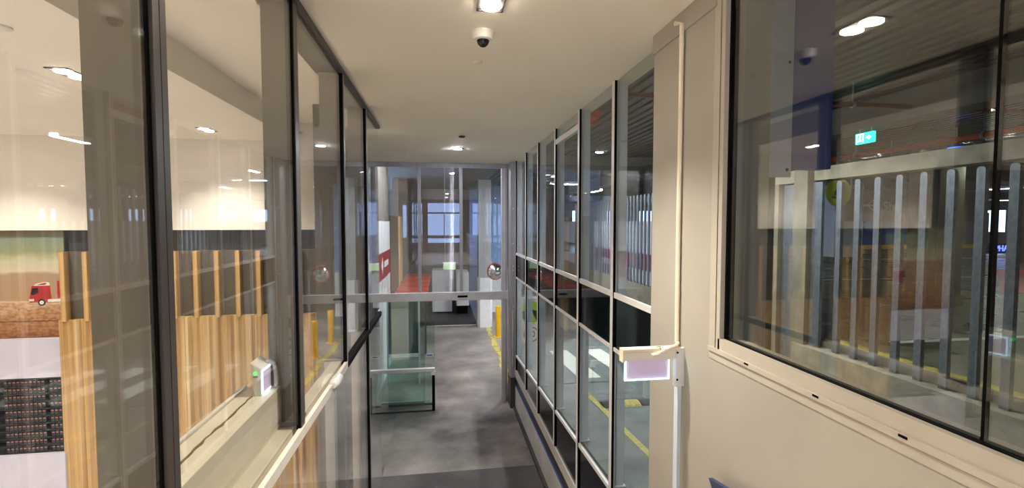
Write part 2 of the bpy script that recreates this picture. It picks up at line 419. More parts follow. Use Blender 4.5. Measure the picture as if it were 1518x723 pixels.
names = [None, None, 'wide grey steel column behind the nearest dark mullion', 'grey steel column standing beside the lit-edge box on the ledge',
         'grey steel column behind the third left mullion, beyond the ledge with the cap', 'narrow grey steel column farthest along the left glazing']
for i in range(2, 6):
    y = yl[i]
    base = 0 if i > 3 else 0
    c = thing('steel_column', names[i], 'column', (XL-.11, y+.05, -.8 if i > 3 else ZS))
    x1 = XL-.014
    x0 = -.94
    y += .06 if i == 2 else .10
    box(x0, x1, y-.03, y+.07, ZS-.001, ZC, 'steelgrey').build('shaft', c, bevel=.004)
    box(x0-.012, x1, y-.075, y+.085, ZS-.001, ZS+.012, 'steelgrey').build('base_plate', c)
    if i < 4: continue
    o = box(x0, x1 if i < 0 else XL-.102, y-.03, y+.07, -.8, ZS, 'kick').build('lower_shaft', c, bevel=.004); o['label'] = 'paler lower half'
    box(x0-.01, XL-.105, y-.06, y+.08, -.8, -.785, 'steelgrey').build('base_plate', c)
# soffit beam over columns
struct('trim_2', box(-.97, XL+.03, -6, 6.2, ZC, 5.2, 'ceil'))

# ledge and upstand
l = MB(); l.box(-.872, XL-.03, -1.1, 4.0, ZS-.09, ZS, 'ledge')
struct('trim_3', l)
u = MB(); u.hexa([(-1.04, -1.1, ZS-.2), (-1.04, -1.1, 2.825), (-1.04, 2.72, ZS-.2), (-1.04, 2.72, 2.825), (-.872, -1.1, ZS-.2), (-.872, -1.1, 2.825), (-.872, 2.715, ZS-.2), (-.872, 2.715, 2.825)], 'ledge')
u.box(-1.062, -1.045, -1.1, 2.72, ZS-.2, 2.835, 'beige_frame')
struct('trim_4', u)
s = MB()
pts = []
random.seed(3)
for k in range(46):
    y = .6+k*(2.553-.6)/45
    pts.append((-.963+random.uniform(-.006, .006), y, 2.826+random.uniform(-.001, .002)))
s.tube(pts, [random.uniform(.003, .0075) for _ in pts], 'sealant', 6)
tag(s.build('sealant_line'), 'cracked brown sealant line running along the left ledge top', 'sealant')

# edge lit sign box on the left ledge
e = thing('edge_lit_sign', 'edge-lit sign box with green light standing on the left ledge', 'sign', (-.945, 2.62, 2.826))
b = MB()
b.hexa([(-.950, 2.556, 2.826), (-.972, 2.556, 3.0), (-.950, 2.70, 2.826), (-.972, 2.70, 3.0), (-.917, 2.556, 2.826), (-.915, 2.556, 2.966), (-.917, 2.70, 2.826), (-.915, 2.70, 2.966)], 'acrylic_white')
b.build('housing', e, bevel=.003)
box(-.9145, -.911, 2.562, 2.675, 2.838, 2.952, 'acrylic_bright').build('panel', e)
q = MB(); q.box(-.9148, -.908, 2.556, 2.562, 2.832, 2.957, 'edge'); q.box(-.9148, -.908, 2.562, 2.675, 2.951, 2.957, 'edge'); q.box(-.9148, -.908, 2.562, 2.675, 2.832, 2.838, 'edge')
q.build('lit_edge', e)
q = MB(); q.lathe([(.0075, 0), (.0075, .004)], (-.943, 2.5525, 2.945), 'led', 14, 'y'); o = q.build('indicator_light', e); o['label'] = 'green indicator light'
box(-.954, -.932, 2.5545, 2.5565, 2.924, 2.930, 'darkgrey').build('marking', e)
q = MB(); q.tube([(-.93, 2.66, 2.975), (-.912, 2.675, 2.975), (-.900, 2.69, 2.962), (-.893, 2.70, 2.93), (-.891, 2.70, 2.89), (-.891, 2.70, 2.827)], .011, 'acrylic_white', 10); q.build('cable_hose', e, smooth=True)

# rounded metal cap through the low glass
k = MB()
prof = [(.001, -.11), (.022, -.105), (.034, -.085), (.037, -.05), (.037, .03), (.034, .07), (.02, .09), (.001, .095)]
k.lathe(prof, (XL+.03, 3.44, 2.60), 'alu_light', 18, 'y')
tag(k.build('rail_cap', smooth=True), 'rounded metal rail cap at the end of the left ledge edge', 'rail cap')

# ------------------------------------------------------------------ store on the left
struct('floor_store', box(-12, -1.6, -6, 9.0, -1.0, -.8, 'storefloor'))
struct('floor_store_edge', box(-1.6, XL-.1, -6, 6.2, -1.0, -.8, 'storefloor'))
c = MB(); c.box(-12, -2.08, -6, 9.0, ZC, 5.7, 'ceil'); struct('ceiling_store', c)
struct('ceiling_raised', box(-2.08, -.97, -6, 9.0, 5.173, 5.7, 'ceil'))
struct('wall_store', box(-12.2, -12, -6, 9.0, -.8, 5.7, 'brownwall'))
q = MB(); q.box(-12.2, -1.95, -6.2, -6, -.8, 5.7, 'bulkhead'); q.box(-1.5, -1.0, -6.2, -6, -.8, 5.7, 'bulkhead'); q.box(-1.95, -1.5, -6.2, -6, -.8, 2.9, 'bulkhead'); q.box(-1.95, -1.5, -6.2, -6, 4.6, 5.7, 'bulkhead'); q.box(-1.75, -1.7, -6.2, -6, 2.9, 4.6, 'bulkhead')
struct('wall_store_back', q)
struct('wall_store_deep', box(-12, -6.06, 9.0, 9.2, -.8, 5.7, 'brownwall'))
struct('wall_bulkhead', box(-6.06, -1.70, YB, YB+.5, 3.607, 5.4, 'bulkhead'))
g = MB(); g.box(-6.95, -1.70, YB+.14, YB+.5, -.8, 3.607, 'darkgrey'); struct('wall_recess', g)
struct('wall_store_end', box(-1.70, -1.30, YB+.02, YB+.5, -.8, 5.4, 'steelgrey'))
t = thing('timber_screen', 'pale timber slat screen with upright battens under the white bulkhead', 'wall panelling', (-3.4, YB, -.8))
p = MB(); poly = []
x = -5.235
per = .284
ztop = 2.36
front = []
k = 0
while x < -1.70:
    for dx, dy in ((0, 0), (.045, 0), (.075, .035), (.15, .035), (.18, .0), (.215, 0), (.245, .05), (.275, .05)):
        if x+dx < -1.70: front.append((x+dx, YB-.03+dy))
    x += per
front.append((-1.70, YB-.03))
poly = front+[(-1.70, YB+.06), (-5.235, YB+.06)]
p.prism(poly, -.8, ztop, 'timber', 'z')
p.build('pleated_panel', t)
box(-5.19, -1.70, YB+.06, YB+.12, -.8, 3.31, 'backing').build('backing_board', t)
x = -5.2
while x < -1.70:
    box(x, x+.062, YB-.035, YB+.06, ztop-.02, 3.305, 'batten').build('batten', t, bevel=.003)
    x += .2815
# desert print
mu = thing('wall_mural', 'printed desert landscape mural with a red truck on the store wall', 'mural', (-5.8, YB+.08, 2.105))
box(-6.9, -5.21, YB+.08, YB+.1, 2.105, 3.607, 'mural').build('print', mu, origin=(-5.8, YB+.08, 2.105))
tr = MB(); ty = YB+.078
def pz(poly, m, d=.0): tr.prism(poly, ty-.001-d, ty+.002, m, 'y')
pz([(-5.655, 2.60), (-5.655, 2.66), (-5.63, 2.80), (-5.62, 2.835), (-5.40, 2.835), (-5.385, 2.66), (-5.385, 2.60)], 'signred')
pz([(-5.60, 2.835), (-5.56, 2.865), (-5.47, 2.885), (-5.41, 2.88), (-5.40, 2.835)], 'roadwhite'); pz([(-5.57, 2.848), (-5.46, 2.876), (-5.43, 2.87), (-5.46, 2.845)], 'signred', .001)
pz([(-5.637, 2.715), (-5.615, 2.80), (-5.545, 2.81), (-5.545, 2.735), (-5.60, 2.705)], 'signblack', .001)
pz([(-5.66, 2.62), (-5.60, 2.62), (-5.60, 2.65), (-5.66, 2.65)], 'kick', .001)
pz([(-5.43, 2.605), (-5.43, 2.64), (-5.22, 2.65), (-5.22, 2.61)], 'roadwhite', .001); pz([(-5.31, 2.65), (-5.31, 2.90), (-5.22, 2.91), (-5.22, 2.65)], 'signred', .001)
tr.lathe([(.047, -.004), (.047, .001)], (-5.505, ty, 2.60), 'signblack', 18, 'y'); tr.lathe([(.027, -.005), (.027, .001)], (-5.505, ty, 2.60), 'roadwhite', 14, 'y')
tr.box(-6.9, -5.215, ty-.0015, ty+.002, 2.337, 2.342, 'brown')
tr.build('truck_picture', mu)
struct('trim_5', box(-6.9, -5.21, YB+.0, YB+.14, 1.56, 2.105, 'mural_trim'))
sh = thing('drinks_shelf', 'dark recessed shelf unit packed with small dark drinks', 'shelf', (-5.8, YB+.1, .5))
q = MB(); q.box(-6.3, -5.245, YB+.12, YB+.14, .5, 1.56, 'shelf'); q.build('back_panel', sh)
for r_ in range(11):
    box(-6.3, -5.245, YB+.0, YB+.12, .5+r_*.104, .5+r_*.104+.008, 'shelf').build('shelf_board', sh)
struct('trim_6', box(-6.9, -5.21, YB-.06, YB+.14, -.8, .5, 'mural_trim'))
dk = MB(); dk.box(-.021, .021, -.021, .021, 0, .07, 'carton'); dk.lathe([(.012, .07), (.010, .086)], (0, 0, 0), 'carton', 10)
dk.box(-.014, .014, -.0225, -.021, .048, .058, 'cap')
proto = dk.build('drink_bottle', origin=(0, 0, 0))
tag(proto, 'small dark drink bottle with red label in the shelf grid at left edge', 'drink', 'dark drinks packed on the recessed shelf')
first = True
for r_ in range(10):
    for c_ in range(15):
        xx = -5.955+c_*.0505
        if c_ == 10: continue
        o = proto if first else proto.copy()
        if not first: C.objects.link(o)
        first = False
        o.location = (xx, YB+.045, .5095+r_*.104)

def downlight_twin(x, y, z, lens, label, cat='ceiling light', group=None, on=(1, 1), sz=1.0):
    d = thing('twin_downlight', label, cat, (x, y, z), group)
    f = MB()
    W, L = .082*sz, .155*sz
    f.box(x-W, x-W+.012, y-L, y+L, z-.006, z, 'darkgrey'); f.box(x+W-.012, x+W, y-L, y+L, z-.006, z, 'darkgrey')
    f.box(x-W, x+W, y-L, y-L+.012, z-.006, z, 'darkgrey'); f.box(x-W, x+W, y+L-.012, y+L, z-.006, z, 'darkgrey')
    f.build('frame', d)
    box(x-W+.012, x+W-.012, y-L+.012, y+L-.012, z-.003, z-.0005, 'brown').build('tray', d)
    for s_, on_ in zip((-1, 1), on):
        q = MB(); q.lathe([(.058*sz, -.014), (.058*sz, -.003)], (x, y+s_*.074*sz, z), lens if on_ else 'darkgrey', 24); q.build('lens', d)
    l_ = bpy.data.lights.new('bulb', 'SPOT'); l_.energy = 114 if lens == 'lens_store' else 140; l_.color = (1.0, .925, .82); l_.spot_size = math.radians(112); l_.spot_blend = .7; l_.shadow_soft_size = .06
    lo = bpy.data.objects.new('bulb', l_); C.objects.link(lo); lo.parent = d; lo.location = (0, 0, -.03)
    return d
def ceiling_disc(x, y, z, label, r=.05, m='acrylic_white', group=None):
    q = MB(); q.lathe([(r*.7, -.02), (r, -.012), (r, -.0005)], (x, y, z), m, 24)
    return tag(q.build('detector_disc', smooth=True), label, 'ceiling disc', group)
downlight_twin(-2.90, 4.30, ZC, 'lens_store', 'twin downlight above the mural at the left edge of the store ceiling')
downlight_twin(-2.94, 6.60, ZC, 'lens_store', 'twin downlight beside the bulkhead, seen through the second left pane', sz=.9)
for xx, xn in ((-2.90, 'the store row nearest the glazing'), (-5.6, 'the middle store row'), (-8.4, 'the store row farthest from the glazing')):
    for yy, yn in ((-4.0, 'far behind the viewpoint'), (-1.8, 'just behind the viewpoint'), (.6, 'just ahead of the viewpoint'), (2.6, 'before the mural end'), (4.3, 'midway to the bulkhead'), (6.4, 'in front of the bulkhead')):
        if xx > -3 and yy > 2: continue
        downlight_twin(xx, yy, ZC, 'lens_store', 'twin downlight in %s, %s' % (xn, yn), group='store downlights outside the picture')
ceiling_disc(-3.20, 4.28, ZC, 'flat white disc left of the twin store downlight', .055)
ceiling_disc(-2.62, 3.34, ZC, 'flat white disc at the left picture edge, nearest on the store ceiling', .055)

# ------------------------------------------------------------------ walkway ceiling fittings
downlight_twin(.28, 2.55, ZC, 'lens', 'twin square downlight in the walkway ceiling, above the dome camera', sz=.9)
downlight_twin(.28, -.6, ZC, 'lens', 'twin square downlight in the walkway ceiling over the viewpoint', sz=.9)
downlight_twin(.28, -3.6, ZC, 'lens', 'twin square downlight in the walkway ceiling by the back windows', sz=.9)
cam_o = thing('dome_camera', 'white dome security camera on the walkway ceiling', 'camera', (.27, 2.99, ZC))
q = MB(); q.lathe([(.040, -.052), (.056, -.046), (.066, -.03), (.072, .002), ], (.27, 2.99, ZC), 'acrylic_white', 28); q.build('housing', cam_o, smooth=True)
q = MB(); q.lathe([(.004, -.092), (.018, -.088), (.031, -.076), (.038, -.06), (.040, -.05)], (.27, 2.99, ZC), 'darkplastic', 24); o = q.build('dome', cam_o, smooth=True); o['label'] = 'smoked dark dome'
ceiling_disc(.28, 3.53, ZC, 'small cream disc on the ceiling just beyond the dome camera', .034, 'conduit')
q = thing('small_downlight', 'small lit downlight near the far end of the walkway ceiling', 'ceiling light', (.30, 7.69, ZC))
f = MB(); f.lathe([(.075, -.008), (.085, -.0005)], (.30, 7.69, ZC), 'darkgrey', 24); f.build('rim', q)
f = MB(); f.lathe([(.055, -.014), (.055, -.008)], (.285, 7.69, ZC), 'lens_cool', 20); f.build('lens', q)
ceiling_disc(.30, 6.60, ZC, 'thin dark-rimmed disc between camera and far downlight', .045, 'darkgrey')

# ------------------------------------------------------------------ right glazing
yr = [D-.06, 9.11, 8.01, 6.98, 5.91, 4.86, 3.85, 2.9]
def sill3(y): return 1.59-.056*y   # bottom of the clear lower glass follows the ramp
Z1, Z2 = 3.107, 2.635
ZB = .80
for i in range(7):
    y1, y0 = yr[i], yr[i+1]
    w = sempty('window_%d' % (i+8), (XR, y0, 0))
    a, b_ = y0+.034, y1-.03
    gx = (XR+.004, XR+.014)
    if i == 4:
        box(*gx, a, b_, Z1+.02, 4.70, 'glassR').build('glass_pane', w)
        box(*gx, a, b_, 4.76, ZC-.01, 'glassR').build('glass_pane', w)
        box(XR-.012, XR+.04, a, b_, 4.70, 4.76, 'pale_frame').build('transom', w)
    else:
        box(*gx, a, b_, Z1+.02, ZC-.004, 'glassR').build('glass_pane', w)
    box(*gx, a, b_, Z2+.015, Z1-.03, 'blackglass').build('spandrel_panel', w)
    q = MB(); q.hexa([(gx[0], a, sill3(a)+.02), (gx[0], a, Z2-.015), (gx[0], b_, sill3(b_)+.02), (gx[0], b_, Z2-.015), (gx[1], a, sill3(a)+.02), (gx[1], a, Z2-.015), (gx[1], b_, sill3(b_)+.02), (gx[1], b_, Z2-.015)], 'glassR')
    q.build('glass_pane', w)
    q = MB(); q.hexa([(gx[0], a, ZB), (gx[0], a, sill3(a)-.02), (gx[0], b_, ZB), (gx[0], b_, sill3(b_)-.02), (gx[1], a, ZB), (gx[1], a, sill3(a)-.02), (gx[1], b_, ZB), (gx[1], b_, sill3(b_)-.02)], 'blackglass')
    q.build('base_panel', w)
    box(XR-.006, XR+.02, a, b_, Z1-.03, Z1+.016, 'pale_frame').build('transom', w)
    box(XR-.006, XR+.02, a, b_, Z2-.016, Z2+.016, 'pale_frame').build('transom', w)
    q = MB(); q.hexa([(XR-.006, a, sill3(a)-.02), (XR-.006, a, sill3(a)+.02), (XR-.006, b_, sill3(b_)-.02), (XR-.006, b_, sill3(b_)+.02), (XR+.02, a, sill3(a)-.02), (XR+.02, a, sill3(a)+.02), (XR+.02, b_, sill3(b_)-.02), (XR+.02, b_, sill3(b_)+.02)], 'pale_frame')
    q.build('sill', w)
    if i < 6:
        q = MB(); q.box(XR-.014, XR+.02, y0-.026, y0+.034, ZB, ZC, 'pale_frame')
        q.build('mullion', w)
        box(XR-.013, XR+.008, y0-.031, y0-.0262, ZB, ZC, 'black').build('gasket', w)
# fins outside the right glazing
fl = ['grey-blue fin column beside the first clear bay next to the pillar', 'grey-blue fin column near the yellow ramp line, second from the pillar', 'grey-blue fin column before the zebra crossing, third from the pillar',
      'grey-blue fin column level with the zebra crossing, fourth from the pillar', 'grey-blue fin column covering the speed sign, fifth from the pillar', 'thin grey-blue fin column next to the grey end post']
for k_, y in enumerate((3.85, 4.86, 5.91, 6.98, 8.01, 9.11)):
    z0 = G(y)+.012 if y < 10 else 0
    f = thing('fin_column', fl[k_], 'column', (XR+.12, y, z0))
    box(XR+.03, XR+.115, y+.0, y+.09, z0, 5.3, 'finblue').build('shaft', f, bevel=.004)
    box(XR+.025, XR+.13, y-.015, y+.105, z0-.012, z0+.0, 'finblue').build('base_plate', f)
# bottom rail, shadow gap and white kick board
q = MB(); q.box(XR-.016, XR+.06, 2.9, D-.06, .66, ZB, 'beige_frame'); struct('trim_7', q)
struct('trim_8', box(XR+.012, XR+.06, 2.9, D-.06, .46, .66, 'darkgrey'))
q = MB(); q.box(XR-.004, XR+.06, 2.9, D-.06, .05, .46, 'kick'); q.box(XR-.004, XR+.05, 2.9, D-.06, .46, .468, 'blue_strip'); struct('baseboard_right', q)
struct('trim_9', box(XR-.05, XR+.02, 2.9, D-.1, 0, .05, 'darkgrey'))

# ------------------------------------------------------------------ big right window
w = sempty('window_15', (XP, 1, 3.05))
q = MB()
zb = 3.03
q.box(XP-.004, XP+.1, -5.9, 2.215, zb, zb+.035, 'sill_frame')
q.box(XP-.012, XP+.1, -5.9, 2.215, zb+.04, zb+.062, 'sill_frame')
q.box(XP-.004, XP+.1, -5.9, 2.14, zb+.062, zb+.115, 'sill_frame')
q.box(XP+.004, XP+.1, -5.9, 2.2, zb+.03, zb+.045, 'darkgrey')
q.build('sill', w)
q = MB(); q.box(XP-.004, XP+.1, 2.165, 2.215, zb+.06, ZC, 'sill_frame'); q.box(XP+.002, XP+.1, 2.155, 2.165, zb+.1, ZC, 'darkgrey'); q.box(XP-.004, XP+.1, 2.125, 2.155, zb+.06, ZC, 'sill_frame')
q.build('jamb', w)
q = MB(); q.box(XP+.02, XP+.06, 2.112, 2.125, zb+.115, ZC, 'black'); q.box(XP+.02, XP+.06, -5.9, 2.125, zb+.113, zb+.118, 'black')
q.build('gasket', w)
for y0, y1 in ((1.013, 2.105), (-.2, 1.003), (-2, -.21), (-5.9, -2.02)):
    box(XP+.03, XP+.042, y0, y1, zb+.09, ZC-.002, 'glassW').build('glass_pane', w)
for y in (1.008, -.205, -2.01):
    box(XP+.032, XP+.044, y-.005, y+.005, zb+.122, ZC, 'black').build('mullion', w)
# screw heads / small dark clips on the sill
for y in (1.905, 1.51, 1.18):
    box(XP-.0135, XP-.012, y-.014, y+.014, zb+.052, zb+.06, 'black').build('clip', w)

# conduit on the pillar and the right hand edge-lit sign
cd = thing('cable_conduit', 'cream cable conduit running down the right pillar', 'conduit', (XP-.02, 2.52, 0))
q = MB(); q.tube([(XP-.018, 2.52, 4.70), (XP-.018, 2.52, 4.2), (XP-.018, 2.524, 3.7), (XP-.018, 2.52, 3.03)], .0125, 'conduit', 10); q.tube([(XP-.06, 2.52, ZC-.075), (XP-.018, 2.52, ZC-.075), (XP-.018, 2.52, 4.70)], .014, 'conduit', 10)
q.build('upper_run', cd, smooth=True)
q = MB(); q.box(XP-.022, XP-.001, 2.49, 2.535, 0, 2.785, 'finblue'); o = q.build('lower_channel', cd)
r = thing('edge_lit_sign', 'edge-lit blank sign jutting from the right pillar on a bracket', 'sign', (1.2, 2.45, 2.84))
q = MB(); q.box(.992, 1.30, 2.445, 2.49, 2.953, 3.005, 'acrylic_white'); q.build('housing', r, bevel=.004)
q = MB(); q.box(.988, 1.318, 2.443, 2.50, 3.005, 3.018, 'conduit'); q.box(.988, 1.002, 2.447, 2.50, 2.945, 3.005, 'conduit'); q.build('cover_strip', r)
box(1.012, 1.262, 2.462, 2.470, 2.845, 2.953, 'acrylic').build('panel', r)
q = MB(); q.box(1.006, 1.013, 2.459, 2.473, 2.838, 2.953, 'edge'); q.box(1.262, 1.268, 2.459, 2.473, 2.838, 2.953, 'edge'); q.box(1.013, 1.262, 2.459, 2.473, 2.838, 2.845, 'edge'); q.build('lit_edge', r)
q = MB(); q.box(1.31, XP-.001, 2.462, 2.50, 2.79, 3.01, 'white'); q.build('wall_bracket', r)
q = MB()
for zz in (2.985, 2.83): q.lathe([(.006, -.003), (.006, 0)], (1.317, 2.462, zz), 'black', 10, 'y')
q.build('screw', r)
q = MB(); q.tube([(1.15, 2.435, 2.985), (1.18, 2.428, 2.992), (1.21, 2.428, 3.008), (1.25, 2.43, 3.022), (1.30, 2.45, 3.028), (1.338, 2.5, 3.03)], .0105, 'conduit', 10); q.build('flexible_hose', r, smooth=True)
q = MB(); q.tube([(1.20, 2.418, 3.0), (1.2, 2.44, 3.03), (1.196, 2.47, 3.02)], .002, 'black', 6); q.tube([(1.225, 2.416, 3.02), (1.222, 2.44, 3.0)], .002, 'black', 6); q.build('cable_tie', r)
# navy handrail just below the window corner
hr = thing('handrail', 'navy blue handrail end on the right wall below the window corner', 'handrail', (1.31, .3, 2.12))
q = MB(); q.hexa([(1.297, -1.5, 3.08), (1.297, -1.5, 3.16), (1.297, 2.02, 2.37), (1.297, 2.10, 2.462), (1.317, -1.5, 3.08), (1.317, -1.5, 3.16), (1.317, 2.02, 2.37), (1.317, 2.10, 2.462)], 'navy'); q.build('rail', hr)
q = MB()
for y in (-1.2, .3, 1.6): q.box(1.31, 1.36, y, y+.03, 3.11-.198*(y+1.5)-.02, 3.11-.198*(y+1.5)+.02, 'alu')
q.build('wall_bracket', hr)

# ------------------------------------------------------------------ end wall with sliding doors
HT, HB = 2.31, 2.15
w = sempty('window_16', (0, D, 0))
q = MB(); q.box(-1.32, 1.44, D-.02, D+.08, 4.81, ZC, 'alu'); q.build('top_rail', w)
for x0, x1, nm in ((-.445, -.385, 'mullion'), (.385, .445, 'mullion')):
    box(x0, x1, D-.015, D+.06, HT, 4.81, 'alu').build(nm, w)
q = MB(); q.box(1.235, 1.317, D-.03, D+.08, 0, 4.81, 'alu_light'); q.box(1.317, 1.36, D-.01, D+.08, 0, 4.81, 'alu'); q.build('post', w)
q = MB(); q.box(-1.33, -1.25, D-.02, D+.08, 0, 4.81, 'alu'); q.build('post', w)
for x0, x1 in ((-1.25, -.445), (-.385, .385), (.445, 1.235)):
    box(x0+.004, x1-.004, D+.02, D+.032, HT+.002, 4.808, 'glassE').build('glass_pane', w)
hd = thing('sliding_door', 'automatic sliding glass door in the end wall, slid open to the left', 'door', (0, D, 0))
q = MB(); q.box(-1.34, 1.36, D-.14, D+.0, HB, HT, 'alu_light'); q.build('header', hd, bevel=.006)
q = MB(); q.box(.33, .53, D-.147, D-.141, HB+.06, HB+.10, 'black'); o = q.build('sensor', hd); o['label'] = 'black motion sensor'
q = MB(); q.box(-1.2, -.35, D+.02, D+.034, .06, HB, 'glassG'); q.build('glass_leaf', hd)
q = MB(); q.box(-.36, -.33, D+.01, D+.045, .03, HB, 'glassG'); q.box(-1.2, -.35, D+.01, D+.045, .03, .09, 'alu_light'); q.build('leaf_edge', hd)
q = MB(); q.box(-1.05, -.13, D-.05, D-.036, .05, HB, 'glassG'); q.build('glass_leaf', hd)
q = MB(); q.box(-.30, -.16, D-.075, D-.05, 1.02, 1.07, 'alu_light'); q.box(-.28, -.18, D-.077, D-.074, 1.035, 1.06, 'bluewall'); q.build('door_lock', hd)
q = MB(); q.box(-1.05, -.13, D-.06, D-.03, .02, .06, 'darkgrey'); q.build('bottom_rail', hd)
for xx in (-1.14, -.30, -.19): pass
# right end post: perforated grey column with dark base
pc = thing('end_column', 'tall grey metal post right of the end doors with dark base', 'column', (1.42, D-.3, 0))
q = MB(); q.box(1.365, 1.455, D-.42, D-.06, .62, 4.89, 'alu'); q.build('shaft', pc, bevel=.005)
q = MB(); q.box(1.36, 1.45, D-.42, D-.06, 0, .62, 'darkgrey'); q.build('base', pc)
q = MB()
for zz in (3.98, 3.3, 2.85, 2.77, 2.05, 1.4, 1.35): q.lathe([(.012, -.004), (.012, 0)], (1.41, D-.42, zz), 'white', 8, 'y')
q.build('bolt_head', pc)
q = MB(); q.tube([(1.40, D-.43, .86), (1.40, D-.455, .90), (1.40, D-.455, 2.0)], .012, 'alu_light', 8); q.build('cable', pc, smooth=True)
# guard barrier before the parked door leaf
gr = thing('guard_rail', 'white-topped guard rail in front of the open glass door leaf', 'rail', (-.73, D-.3, 0))
q = MB(); q.box(-1.33, -.13, D-.36, D-.27, .80, .862, 'white'); q.build('top_bar', gr, bevel=.006)
q = MB(); q.box(-.185, -.13, D-.345, D-.285, .02, .80, 'black'); q.box(-.20, -.12, D-.36, D-.27, .73, .80, 'conduit'); o = q.build('leg', gr); o['label'] = 'black leg with tan cap'
q = MB(); q.box(-1.33, -1.28, D-.345, D-.285, .02, .80, 'conduit'); q.build('leg', gr)
q = MB(); q.box(-1.24, -.2, D-.322, D-.308, .06, .80, 'glassG'); q.build('glass_infill', gr)
q = MB(); q.box(-1.28, -.13, D-.33, D-.30, .0, .03, 'darkgrey'); q.build('bottom_bar', gr)
# left side wall of the widened lobby, from the end of the left glazing to the doors
q = MB(); q.box(-1.55, -1.33, 6.2, D+.1, 0, 5.3, 'steelgrey'); struct('wall_left', q)
# short return wall seen through the glazing end: open lobby strip
struct('ceiling_lobby', box(-1.55, -.97, 6.2, D+.12, ZC, 5.7, 'ceil'))

# ------------------------------------------------------------------ beyond the doors
struct('ceiling_outside', box(-8, 1.60, D+.12, 40, 5.2, 5.7, 'dark_concrete'))
q = MB(); q.box(-1.6, -1.32, D+.1, 12.5, 3.75, 5.2, 'steelgrey'); q.box(-1.6, -1.36, D+.1, 12.5, 0, 3.75, 'steelgrey'); struct('wall_outside', q)
for k_, (y0, y1) in enumerate(((9.75, 11.0), (11.04, 12.1), (12.14, 12.75))):
    d = tag(box(-1.36, -1.32, y0, y1, 0, 3.74, 'white').build('wall_panel', bevel=.004), ['nearest tall white wall panel beyond the doors, behind the red banner', 'second tall white wall panel beyond the doors', 'narrow white wall panel next to the dark doorway beyond the doors'][k_], 'wall panel')
bn = thing('wall_banner', 'red banner with white symbol on white wall panels beyond the doors', 'banner', (-1.31, 11, 2.6))
box(-1.318, -1.305, 10.15, 12.6, 2.42, 3.02, 'banner').build('board', bn)
q = MB(); q.prism([(10.75, 2.72), (11.0, 2.92), (11.12, 2.72), (11.0, 2.52)], -1.304, -1.300, 'signwhite', 'x'); q.prism([(11.3, 2.80), (12.2, 2.80), (12.2, 2.66), (11.3, 2.66)], -1.304, -1.300, 'signwhite', 'x'); q.build('symbol', bn)
struct('door_1', box(-1.45, -1.33, 12.8, 15.4, 0, 3.9, 'brown'))
struct('trim_10', box(-1.42, -1.28, 15.5, 16.4, 0, 3.9, 'batten'))
struct('wall_outside_2', box(-8, -1.4, 24, 24.3, 0, 5.2, 'brownwall'))
struct('wall_outside_3', box(-1.6, -1.4, 16.4, 24, 0, 5.2, 'brownwall'))
struct('floor_far', box(-1.4, 1.3, 17.06, 21.5, 0, .006, 'darkgrey'))
struct('wall_far', box(-1.4, 1.3, 21.5, 21.8, 0, 5.2, 'brownwall'))
# red slatted platform
rp = thing('slatted_platform', 'red-orange slatted platform beyond the glass end wall, level with the door header', 'platform', (-.8, 15.4, 0))
for k_ in range(6):
    y = 12.72+k_*.93
    box(-1.26, -.36, y, y+.80, 1.735, 1.77, 'redslat').build('slat', rp)
box(-1.24, -.38, 12.7, 18.2, 1.69, 1.735, 'darkgrey').build('deck_frame', rp)
box(-1.27, -.35, 12.62, 12.69, 1.66, 1.80, 'signred').build('front_rail', rp)
for xx in (-1.22, -.46):
    for yy in (13.4, 17.9): box(xx, xx+.05, yy, yy+.05, 0, 1.69, 'darkgrey').build('leg', rp)
gp = thing('glass_partition', 'dark green filmed glass partition behind the parked door leaf', 'partition', (-.85, 10.9, 0))
box(-1.18, -.52, 10.9, 10.915, .72, 1.95, 'greenpanel').build('film_panel', gp)
q = MB(); q.box(-1.20, -.50, 10.88, 10.93, .64, .72, 'white'); q.box(-1.20, -.50, 10.88, 10.93, 1.95, 2.0, 'alu_light'); q.build('rail', gp)
box(-1.18, -.52, 10.9, 10.912, .05, .64, 'glassG').build('glass_pane', gp)
for xx in (-1.22, -.52): box(xx, xx+.04, 10.88, 10.93, 0, 2.0, 'alu_light').build('post', gp)
# white boxes standing at the far wall
bx = tag(box(-.35, .45, 19.4, 20.6, .05, 1.75, 'white').build('storage_cabinet', bevel=.01), 'left white cabinet standing at the far end beyond the doors', 'cabinet')
bx = tag(box(.62, 1.12, 19.0, 20.2, .35, 1.7, 'white').build('storage_cabinet', bevel=.01), 'right white cabinet raised off the floor beside the far pier', 'cabinet')
box_legs = box(.66, 1.08, 19.1, 20.1, 0, .35, 'black'); tag(box_legs.build('cabinet_plinth'), 'dark plinth under the right white cabinet', 'plinth')
tag(box(-.62, 1.26, 16.97, 17.03, .0, .008, 'roadwhite').build('floor_line'), 'thin pale line across the floor beyond the doors', 'floor marking')
# far pier
pr = thing('concrete_pier', 'white-based grey pier beyond the doors, left of the bollard', 'column', (1.5, 16.8, 0))
q = MB(); q.prism([(1.28, 16.6), (1.36, 16.5), (1.72, 16.5), (1.80, 16.6), (1.80, 17.2), (1.28, 17.2)], 0, 1.75, 'white', 'z'); o = q.build('painted_base', pr); o['label'] = 'white painted base'
box(1.32, 1.76, 16.56, 17.1, 1.75, 5.2, 'alu').build('shaft', pr)
cv = thing('convex_mirror', 'round convex traffic mirror with red rim seen through the right end pane', 'mirror', (1.40, 12.3, 2.35))
q = MB(); q.lathe([(.19, 0), (.185, -.03), (.14, -.07), (.07, -.095), (.005, -.10)], (1.42, 12.3, 2.42), 'mirror', 28, 'y'); q.build('dome', cv, smooth=True)
q = MB(); q.lathe([(.19, .0), (.22, -.012), (.225, .02), (.19, .03)], (1.42, 12.3, 2.42), 'signred', 28, 'y'); q.build('rim', cv, smooth=True)
